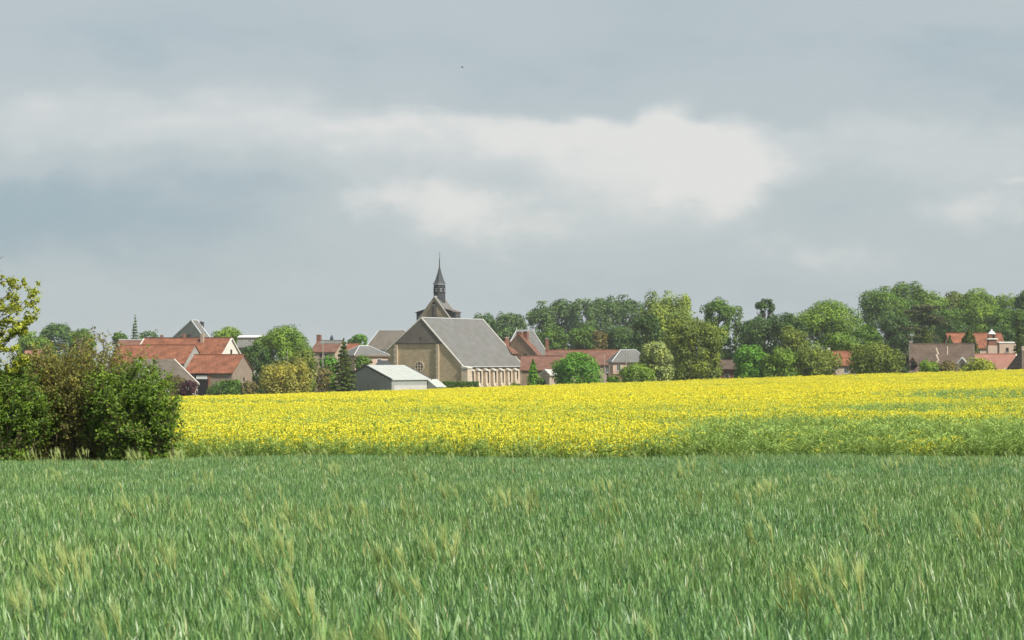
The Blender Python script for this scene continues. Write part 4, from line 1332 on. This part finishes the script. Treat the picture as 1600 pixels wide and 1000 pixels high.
leafcol('mid', (0.104, 0.201, 0.023))
leafcol('fresh', (0.157, 0.270, 0.027))
leafcol('bright', (0.116, 0.281, 0.026))
leafcol('yellowgreen', (0.278, 0.329, 0.040))
leafcol('pale', (0.232, 0.318, 0.058))
leafcol('dark', (0.058, 0.122, 0.023))
leafcol('blue', (0.090, 0.170, 0.045))
leafcol('olive', (0.170, 0.228, 0.032))
leafcol('willow', (0.324, 0.313, 0.052), var=.3)
leafcol('brown', (0.184, 0.162, 0.052))
leafcol('conifer', (0.081, 0.125, 0.023), var=.5)
leafcol('cedar', (0.122, 0.148, 0.061), var=.4)
leafcol('purple', (0.066, 0.024, 0.030), warm=(1.4, 1, 1))
leafcol('variegated', (0.292, 0.356, 0.112), var=.5)
leafcol('hedge', (0.075, 0.159, 0.018))
leafcol('shrub_dark', (0.139, 0.239, 0.030), var=.5, trans=.40)
leafcol('shrub_olive', (0.205, 0.221, 0.050), var=.5, trans=.40, warm=(1.3, 1.05, .8))
leafcol('young', (0.290, 0.339, 0.036), var=.4)

TREES = []


def tree(name, label, px, hw, top, D, kind, col, group=None, bottom=None, leaf_px=2.7, dens=1.9, cat='tree', seed=None):
    """px: column of the trunk, hw: half width in photo pixels, top: row of the top, D: distance in metres"""
    k = len(TREES)
    rng = np.random.default_rng(4000 + k if seed is None else seed)
    rr = random.Random(k)
    s = D / F
    p = at(px, top, D)
    g = gz(p.x, p.y)
    H = p.z - g
    Rr = hw * s
    tall = H > 2.6 * Rr or kind in ('broad', 'poplar', 'willow', 'ragged', 'round')
    z0 = {'broad': .02, 'round': .03, 'poplar': .04, 'willow': .04, 'ragged': .55, 'shrub': .0, 'spruce': .05, 'sparse_spruce': .1, 'cypress': .02, 'cedar': .12}[kind] * H
    if bottom is not None:
        z0 = max(0.0, E + (HZ - bottom) * s - g)
    o = bpy.data.objects.new(name, None); COL.objects.link(o)
    o.location = (p.x, p.y, g); o.rotation_euler = (0, 0, 0)
    tag(o, label, cat, group)
    TREES.append(o)
    area = 3.1416 * hw * max(8, (H - z0) / s / 2) * (1.0 if kind != 'shrub' else 1.1)
    if kind in ('spruce', 'sparse_spruce', 'cypress'): area *= .75
    n = int(max(400, min(28000, dens * 1.1 * area)))
    n = int(n * {'sparse_spruce': .45, 'ragged': .7}.get(kind, 1))
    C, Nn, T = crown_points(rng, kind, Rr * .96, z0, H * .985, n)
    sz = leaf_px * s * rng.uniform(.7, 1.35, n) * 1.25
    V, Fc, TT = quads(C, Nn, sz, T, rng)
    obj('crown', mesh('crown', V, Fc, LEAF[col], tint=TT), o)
    # trunk and limbs
    m = MB()
    r0 = max(.06, min(.45, .022 * H + .02 * Rr))
    if kind == 'shrub' or H < 3.2:
        for q in range(5):
            a = rr.uniform(0, 6.28)
            m.tube([(0.1 * math.cos(a), .1 * math.sin(a), -.1), (Rr * .3 * math.cos(a), Rr * .3 * math.sin(a), H * .4), (Rr * .55 * math.cos(a), Rr * .55 * math.sin(a), H * .72)], [.05, .035, .012], 5)
    else:
        bend = rr.uniform(-.04, .04) * H
        zt = H * (.9 if kind in ('spruce', 'sparse_spruce', 'cypress') else .72)
        m.tube([(0, 0, -.2), (0, 0, H * .08), (bend * .5, 0, H * .35), (bend, 0, zt)], [r0 * 1.35, r0, r0 * .75, r0 * .15], 7)
        if kind in ('spruce', 'sparse_spruce'):
            for q in range(16):
                z = z0 + (H * .95 - z0) * q / 16; a = q * 2.4
                ln = Rr * .8 * (1 - (z - z0) / (H - z0))
                m.tube([(0, 0, z), (ln * math.cos(a), ln * math.sin(a), z - .2 * ln)], [.05, .012], 4)
        else:
            for q in range(9):
                a = q * 2.4 + rr.uniform(-.4, .4)
                z = max(H * .12, z0 * .8) + (H * .62 - z0 * .8) * q / 9
                ln = Rr * rr.uniform(.55, .85)
                m.tube([(bend * z / H, 0, z), (ln * .5 * math.cos(a), ln * .5 * math.sin(a), z + .14 * H), (ln * math.cos(a), ln * math.sin(a), z + .24 * H)], [r0 * .42, r0 * .25, r0 * .06], 5)
    m.build('trunk', M['bark'], o, smooth=True)
    return o


def build_trees():
    T = tree
    # behind the foreground bush, left
    T('tree', 'rounded dull green tree far left, highest crown above the foreground bush', 90, 32, 500, 520, 'round', 'blue')
    T('tree', 'fresh green tree at far left beside the young foreground tree', 52, 30, 514, 470, 'broad', 'fresh')
    T('tree', 'small fresh green tree just right of the round crown at far left', 128, 24, 512, 465, 'broad', 'mid')
    T('tree', 'small low green tree left of the thin-topped fir', 188, 12, 516, 470, 'broad', 'mid')
    T('fir_tree', 'thin pointed fir with sparse tiers left of the slate gable', 211, 21, 492, 490, 'spruce', 'blue', dens=2.6, leaf_px=1.7)
    T('tree', 'loose bluish tree right beside the thin pointed fir', 233, 18, 511, 480, 'broad', 'blue', dens=.8)
    T('tree', 'round leafy tree behind the white barn gable', 357, 27, 505.5, 486, 'round', 'fresh')
    T('shrub', 'dark purple-leaved shrub beside the weathered shed', 296, 15, 592, 341, 'shrub', 'purple', cat='shrub')
    T('shrub', 'dull olive shrub between foreground bush and purple shrub', 270, 20, 583, 343, 'shrub', 'brown', cat='shrub')
    T('shrub', 'dense deep green shrub in front of the small orange barn', 354, 30, 589, 338, 'shrub', 'hedge', cat='shrub')
    T('shrub', 'rusty low shrub between deep green shrub and yellow willow', 392, 15, 595, 337, 'shrub', 'brown', cat='shrub')
    T('chestnut_tree', 'large domed chestnut tree right of the orange barns', 441, 49, 505, 402, 'round', 'fresh', dens=2.2)
    T('tree', 'dark shaded tree leaning against the small barn gable', 401, 24, 536, 380, 'broad', 'dark')
    T('tree', 'brownish-olive tree under the right side of the chestnut', 472, 26, 545, 372, 'broad', 'olive')
    T('willow_bush', 'broad yellow-green willow bush at the field edge', 447, 48, 559, 345, 'willow', 'willow', bottom=618, cat='shrub', dens=2.2)
    T('shrub', 'greyish brown twiggy shrub between yellow willow and spruce', 506, 16, 573, 347, 'shrub', 'brown', dens=.7, cat='shrub')
    T('shrub', 'bright green shrub left behind the spruce', 514, 16, 554, 376, 'shrub', 'bright', cat='shrub')
    T('spruce_tree', 'dark spruce with drooping tiers left of the hangar', 537, 29, 530, 341, 'spruce', 'conifer', dens=3.2)
    T('tree', 'small round-headed tree against the sky left of the mansard house', 562, 13, 519, 520, 'round', 'bright')
    T('tree', 'low tree left under the small round-headed tree', 550, 8, 527, 522, 'round', 'mid')
    T('shrub', 'green garden shrub behind the left corner of the hangar', 566, 14, 554, 366, 'shrub', 'mid', cat='shrub')
    T('cypress', 'small upright conifer at the right end of the church', 833, 10, 561, 350, 'cypress', 'bright', dens=2.2)
    T('shrub', 'knee-high shrub at the foot of the upright conifer', 845, 8, 590, 346, 'shrub', 'mid', cat='shrub')
    T('shrub', 'low weeds growing against the church side wall', 805, 13, 597, 352, 'shrub', 'olive', cat='shrub')
    T('tree', 'dense bright green round tree at the field edge right of the church', 901, 39, 546, 345, 'round', 'bright', bottom=604, dens=2.2)
    T('shrub', 'small dark bush between round tree and variegated shrub', 958, 11, 586, 344, 'shrub', 'mid', cat='shrub')
    T('shrub', 'leafy blue-green bush left of the pale variegated shrub', 994, 28, 565, 345, 'shrub', 'fresh', cat='shrub')
    T('shrub', 'tall pale variegated shrub left of the big olive tree', 1026, 27, 532, 352, 'shrub', 'variegated', cat='shrub', leaf_px=3.2)
    T('walnut_tree', 'big olive-brown rounded tree at the field edge right of centre', 1086, 53, 488, 360, 'round', 'olive', bottom=597, dens=2.2)
    T('tree', 'dark evergreen crown beneath the tall pale tree', 1012, 24, 484, 408, 'broad', 'dark')
    T('tree', 'tall pale yellow-green tree, highest crown near the centre', 1042, 57, 448, 440, 'willow', 'pale')
    T('tree', 'tall mid-green tree behind the right shoulder of the pale tree', 1124, 27, 461, 474, 'broad', 'mid')
    T('tree', 'slim thin-crowned tree at the left of the gap in the skyline', 1152, 11, 474, 482, 'broad', 'mid', dens=.7)
    T('tree', 'low dark tree filling the gap in the skyline', 1170, 19, 497, 470, 'broad', 'blue')
    T('tree', 'lone ragged dark crown on bare stem standing above the gap', 1195, 17, 464, 468, 'ragged', 'dark', bottom=500)
    T('tree', 'grey-green tree beneath the ragged crown', 1190, 34, 489, 434, 'broad', 'blue')
    T('tree', 'dark tree left of the large lime-green crown', 1228, 30, 486, 426, 'broad', 'dark')
    T('tree', 'large rounded lime-green tree in the right skyline', 1290, 60, 462, 448, 'broad', 'fresh', dens=2.1)
    T('tree', 'brownish dark tree below the left edge of the lime-green crown', 1240, 26, 508, 398, 'broad', 'olive')
    T('shrub', 'fresh green leafy shrub beside the pink brick house', 1170, 31, 538, 352, 'shrub', 'bright', cat='shrub')
    T('shrub', 'domed bright green shrub right of the pink brick house', 1219, 30, 541, 349, 'shrub', 'fresh', cat='shrub')
    T('shrub', 'low round bush at the foot of the pink brick house', 1163, 13, 585, 346, 'shrub', 'mid', cat='shrub')
    T('shrub', 'spreading dull olive bush left of the small orange roof', 1275, 38, 541, 350, 'shrub', 'olive', cat='shrub')
    T('shrub', 'spreading dull green bush right of the small orange roof', 1366, 46, 531, 345, 'shrub', 'olive', cat='shrub')
    T('tree', 'yellowish-green tree behind the small orange roof', 1316, 30, 516, 388, 'broad', 'fresh')
    T('tree', 'mid-green tree right behind the small orange roof', 1352, 26, 506, 402, 'broad', 'mid')
    # far poplar belt behind the church
    pop = 'distant poplars behind the church'
    for i, (x, hw, top, D, lb) in enumerate((
            (757, 24, 486, 655, 'hazy poplar crown at the left end of the distant belt behind the church'),
            (796, 27, 482, 650, 'hazy poplar crown above the tan gable, left of the notch in the belt'),
            (846, 26, 469, 640, 'hazy poplar crown at the left end of the taller belt'),
            (878, 27, 465, 645, 'hazy poplar crown second from the left in the taller belt'),
            (911, 26, 461, 636, 'hazy poplar crown third from the left in the taller belt'),
            (944, 27, 458, 642, 'hazy poplar crown fourth from the left in the taller belt'),
            (978, 27, 459, 648, 'hazy poplar crown at the right end of the taller belt'))):
        T('poplar_tree', lb, x, hw, top, D, 'poplar', 'blue', group=pop)
    T('tree', 'dark green tree above the tall brick chimney', 866, 26, 507, 525, 'broad', 'mid')
    T('tree', 'rounded green tree behind the long red roof, middle one', 915, 26, 506, 515, 'broad', 'mid')
    T('tree', 'brownish tree behind the right half of the long red roof', 937, 14, 514, 500, 'broad', 'brown')
    T('tree', 'deep green tree behind the pale hipped roof', 967, 30, 505, 510, 'broad', 'dark')
    T('tree', 'low tree behind the tan gabled house chimneys', 800, 26, 505, 560, 'broad', 'blue')
    # wooded rise at the right
    wood = 'trees of the wooded rise at the right'
    for x, hw, top, D, kd, cl, lb in (
            (1384, 48, 445, 570, 'broad', 'mid', 'broad green tree at the left end of the wooded rise'),
            (1417, 30, 437, 590, 'broad', 'mid', 'highest round crown on the wooded rise'),
            (1456, 32, 451, 585, 'broad', 'fresh', 'green crown right of the highest crown on the wooded rise'),
            (1494, 28, 453, 592, 'broad', 'olive', 'olive-green crown in the middle of the wooded skyline'),
            (1528, 32, 448, 575, 'round', 'fresh', 'rounded green crown right of the olive one on the skyline'),
            (1578, 30, 453, 580, 'broad', 'fresh', 'yellowish-green crown near the right edge of the wooded skyline'),
            (1606, 22, 449, 560, 'broad', 'dark', 'dark crown cut by the right picture edge on the skyline'),
            (1532, 34, 466, 520, 'round', 'fresh', 'bright domed tree below the skyline above the brick turret'),
            (1487, 28, 476, 530, 'broad', 'mid', 'green tree below the skyline right of the cedar'),
            (1568, 26, 478, 500, 'broad', 'mid', 'mid-green tree below the skyline right of the bright domed one'),
            (1600, 22, 478, 490, 'broad', 'mid', 'green tree below the skyline at the right picture edge'),
            (1402, 30, 488, 500, 'broad', 'dark', 'dark tree left behind the cedar'),
            (1500, 24, 500, 470, 'broad', 'dark', 'dark tree behind the upright yews'),
            (1562, 24, 503, 462, 'broad', 'dark', 'dark tree behind the pink annex')):
        T('tree', lb, x, hw, top, D, kd, cl, group=wood)
    T('cedar_tree', 'grey-green cedar with flat layered branches above the brown farmhouse', 1440, 42, 478, 468, 'cedar', 'cedar', dens=2.2)
    T('yew_tree', 'upright dark yew behind the farmhouse antenna', 1446, 20, 511, 405, 'cypress', 'conifer', dens=2.4)
    T('yew_tree', 'broad dark yew behind the right end of the brown farmhouse roof', 1514, 20, 512, 402, 'cypress', 'conifer', dens=2.4)
    T('yew_tree', 'small dark yew between the two larger yews', 1484, 11, 524, 404, 'cypress', 'conifer', dens=2.4)
    T('fir_tree', 'dark fir at the right picture edge beside the pink annex', 1593, 17, 500, 384, 'spruce', 'conifer', dens=3.0)
    T('shrub', 'green bush in front of the brown farmhouse, left one', 1451, 19, 561, 333, 'shrub', 'fresh', cat='shrub')
    T('shrub', 'olive-grey bush in front of the brown farmhouse, middle one', 1480, 16, 563, 334, 'shrub', 'brown', cat='shrub')
    T('shrub', 'yellow-green bush in front of the pink tiled roof', 1528, 31, 559, 333, 'shrub', 'yellowgreen', cat='shrub')
    # clipped hedge left of the church side wall
    a, b = at(689, 607, 350), at(748, 607, 350)
    g = gz((a.x + b.x) / 2, 350)
    zt = E + (HZ - 597.3) / F * 350 - g
    o = bpy.data.objects.new('hedge', None); COL.objects.link(o); o.location = ((a.x + b.x) / 2, 350, g)
    tag(o, 'clipped dark green hedge between hangar and church buttresses', 'hedge')
    rng = np.random.default_rng(77)
    n = 5200; W = (b.x - a.x) / 2; dpt = .7
    C = np.stack([rng.uniform(-W, W, n), rng.uniform(-dpt, dpt, n), rng.uniform(.05, zt, n)], -1)
    side = rng.integers(0, 4, n)
    C[side == 0, 1] = -dpt + rng.normal(0, .06, (side == 0).sum())
    C[side == 1, 2] = zt + rng.normal(0, .06, (side == 1).sum())
    C[side == 2, 1] = -dpt + rng.normal(0, .06, (side == 2).sum())
    V, Fc, TT = quads(C, rng.normal(0, .6, (n, 3)) + np.array([0, -.5, .4]), rng.uniform(.16, .32, n), np.clip(rng.normal(.5, .2, n), 0, 1), rng)
    obj('foliage', mesh('foliage', V, Fc, LEAF['hedge'], tint=TT), o)
    m = MB()
    for k in range(7):
        x = -W + 2 * W * (k + .5) / 7
        m.tube([(x, 0, -.1), (x + .1, .05, zt * .8)], [.05, .02], 5)
    m.build('stem', M['bark'], o)


build_trees()


def branchy(rng, root, H, spread, n_main, lv, lean=(0, 0)):
    """branch polylines of a shrub: list of (points, radii), and twig ends"""
    br, tips = [], []
    for k in range(n_main):
        a = rng.uniform(0, 6.283)
        r = spread * math.sqrt(rng.random())
        h = H * rng.uniform(.55, 1.0) * (1 - .30 * (r / spread) ** 2)
        p0 = Vector((root[0] + r * .35 * math.cos(a), root[1] + r * .35 * math.sin(a), 0))
        p3 = Vector((root[0] + r * math.cos(a) + lean[0] * h, root[1] + r * math.sin(a) + lean[1] * h, h))
        p1 = p0.lerp(p3, .35) + Vector((rng.gauss(0, .06), rng.gauss(0, .06), .08 * h))
        p2 = p0.lerp(p3, .7) + Vector((rng.gauss(0, .08), rng.gauss(0, .08), .06 * h))
        br.append(([p0, p1, p2, p3], [.022, .015, .009, .003]))
        for q in range(lv):
            t = rng.uniform(.15, 1)
            b = p0.lerp(p3, t) if t < .5 else p2.lerp(p3, (t - .5) * 2)
            d = Vector((rng.gauss(0, 1), rng.gauss(0, 1), rng.uniform(.1, 1.3))).normalized()
            ln = rng.uniform(.18, .50) * (H / 2.8)
            e = b + d * ln
            if e.z > H * 1.04: e.z = H * 1.04
            if e.z < .06: e.z = .06
            br.append(([b, b.lerp(e, .5) + Vector((0, 0, .02)), e], [.007, .005, .002]))
            tips.append((b, e))
    return br, tips


def foreground_shrub(name, label, px, D, W, Hpx, n_main, lv, leaves_per, leaf, col, seed, bare=.0, lean=(0, 0), cat='shrub'):
    rng = random.Random(seed); nr = np.random.default_rng(seed)
    p = at(px, 712, D); g = gz(p.x, p.y)
    H = E + (HZ - Hpx) / F * D - g
    o = bpy.data.objects.new(name, None); COL.objects.link(o); o.location = (p.x, p.y, g)
    tag(o, label, cat)
    br, tips = branchy(rng, (0, 0), H, W, n_main, lv, lean)
    m = MB()
    for pts, rad in br:
        m.tube(pts, rad, 4)
    m.build('branches', M['twig'], o)
    # long ragged shoots sticking out of the outline
    sh = MB()
    for q in range(n_main // 3):
        a = rng.uniform(0, 6.283); r = W * rng.uniform(.1, .95)
        p0 = Vector((r * math.cos(a), r * math.sin(a), H * rng.uniform(.55, .8) * (1 - .25 * (r / W) ** 2)))
        p1 = p0 + Vector((math.cos(a) * rng.uniform(.05, .35), math.sin(a) * .2, rng.uniform(.30, .62)))
        sh.tube([p0, p0.lerp(p1, .5) + Vector((.02, 0, .02)), p1], [.006, .004, .0015], 4)
        if rng.random() > bare:
            for w_ in range(2): tips.append((p0.lerp(p1, .3), p1))
    sh.build('shoots', M['twig'], o)
    A = np.array([[*a] for a, b in tips]); B = np.array([[*b] for a, b in tips])
    n = len(tips) * leaves_per
    k = nr.integers(0, len(tips), n)
    zrel = B[k, 2] / H
    keep = nr.random(n) > bare * np.clip((zrel - .55) / .45, 0, 1)
    k = k[keep]; n = len(k)
    t = nr.uniform(.05, 1.05, n)[:, None]
    C = A[k] * (1 - t) + B[k] * t + nr.normal(0, .045, (n, 3))
    C[:, 2] = np.clip(C[:, 2], .04, None)
    tl = np.clip(.5 + nr.normal(0, .17, len(tips)), 0, 1)[k]
    V, Fc, TT = quads(C, nr.normal(0, .7, (n, 3)) + np.array([.1, -.25, .65]), leaf * nr.uniform(.6, 1.3, n), np.clip(tl + nr.normal(0, .15, n), 0, 1), nr, .58)
    obj('leaves', mesh('leaves', V, Fc, LEAF[col], tint=TT), o)['kind'] = 'stuff'
    return o


def build_foreground():
    S = foreground_shrub
    S('bush', 'dense dark green bush at the right end of the foreground thicket', 205, 48.6, 1.02, 548, 66, 20, 27, .075, 'shrub_dark', 11)
    S('bush', 'low green bush spilling over the field at the right foot of the thicket', 252, 48.3, .50, 618, 26, 12, 22, .070, 'shrub_dark', 17)
    S('bush', 'tall olive-brown bush with bare reddish twig tops in the middle of the thicket', 135, 49.3, 1.2, 513, 76, 20, 27, .068, 'shrub_olive', 12, bare=.45)
    S('bush', 'brownish bush in the left half of the foreground thicket', 66, 49.0, .95, 533, 66, 19, 27, .068, 'shrub_olive', 13, bare=.30)
    S('bush', 'green bush at the left picture edge below the young tree', 10, 48.0, .95, 552, 60, 18, 28, .075, 'shrub_dark', 14)
    # young tree at the left picture edge, branches reaching into the frame
    rng = random.Random(21); nr = np.random.default_rng(21)
    D = 47.2
    p = at(-62, 712, D); g = gz(p.x, p.y)
    o = bpy.data.objects.new('young_tree', None); COL.objects.link(o); o.location = (p.x, p.y, g)
    tag(o, 'young tree with fresh yellow-green leaves at the left picture edge', 'tree')
    k = D / F
    loc = lambda px, py, dy=0.0: Vector(((px + 62) * k, dy, E + (HZ - py) * k - g))
    m = MB()
    m.tube([(0, 0, -.1), loc(-58, 600), loc(-62, 500), loc(-48, 410), loc(-50, 330)], [.085, .07, .05, .035, .01], 7)
    m.build('trunk', M['bark'], o)
    b = MB(); tips = []
    mains = [([(-60, 560), (-20, 515), (15, 490), (42, 462), (48, 450)], .3), ([(-60, 530), (-25, 490), (10, 484), (40, 482), (54, 470)], -.2), ([(-58, 590), (-15, 540), (10, 512), (38, 502), (60, 494)], .1),
             ([(-58, 600), (-10, 560), (20, 530), (36, 516), (46, 510)], -.4), ([(-60, 500), (-30, 455), (0, 440), (18, 438)], .2), ([(-56, 470), (-30, 430), (-6, 408), (8, 400)], -.1),
             ([(-58, 640), (-20, 600), (10, 575), (30, 560)], .5), ([(-58, 620), (-20, 570), (5, 550), (25, 548)], -.6), ([(-58, 560), (-70, 500), (-90, 460)], .3), ([(-58, 600), (-90, 540), (-120, 500)], -.3),
             ([(-60, 520), (-30, 500), (-5, 470), (10, 455), (25, 437)], .45), ([(-60, 545), (-25, 525), (0, 505), (20, 478), (35, 468)], -.5)]
    for pts, dy in mains:
        P = [loc(x, y, dy * i / len(pts) * 1.6) for i, (x, y) in enumerate(pts)]
        b.tube(P, [.028, .018, .011, .006, .003][:len(P)] if len(P) == 5 else list(np.linspace(.026, .003, len(P))), 5)
        bare_tip = pts[-1] == (8, 400)
        for i in range(len(P) - 1):
            if bare_tip and i == len(P) - 2: continue
            for q in range(9):
                s = P[i].lerp(P[i + 1], rng.random())
                d = Vector((rng.gauss(.35, .8), rng.gauss(0, .8), rng.gauss(.45, .6))).normalized()
                e = s + d * rng.uniform(.08, .26)
                b.tube([s, e], [.004, .002], 4)
                if rng.random() < .72: tips.append((s, e))
    b.build('branches', M['twig'], o)
    A = np.array([[*x] for x, y in tips]); B = np.array([[*y] for x, y in tips])
    low = A[:, 2] < loc(0, 500).z
    n = 7800
    w = np.where(low, 2.2, 1.0); w /= w.sum()
    kk = nr.choice(len(tips), n, p=w)
    t = nr.uniform(.5, 1.1, n)[:, None]
    C = A[kk] * (1 - t) + B[kk] * t + nr.normal(0, .03, (n, 3))
    V, Fc, TT = quads(C, nr.normal(0, .7, (n, 3)) + np.array([.2, -.3, .6]), .072 * nr.uniform(.6, 1.3, n), np.clip(nr.normal(.5, .22, n), 0, 1), nr, .65)
    obj('leaves', mesh('leaves', V, Fc, LEAF['young'], tint=TT), o)['kind'] = 'stuff'


build_foreground()

# ------------------------------------------------------------------ haze
def build_haze():
    m = bpy.data.materials.new('haze_air')
    m.use_nodes = True
    nt = m.node_tree
    nt.nodes.clear()
    v = nt.nodes.new('ShaderNodeVolumePrincipled')
    v.inputs['Color'].default_value = (0.95, 0.97, 1.0, 1)
    v.inputs['Density'].default_value = 0.00013
    v.inputs['Anisotropy'].default_value = 0.1
    out = nt.nodes.new('ShaderNodeOutputMaterial')
    nt.links.new(v.outputs[0], out.inputs['Volume'])
    b = MB().box(-3100, 3100, -60, 3700, -20, 34)
    o = b.build('haze', m)
    tag(o, 'thin pale haze in the air over the fields and village', kind='stuff')


build_haze()
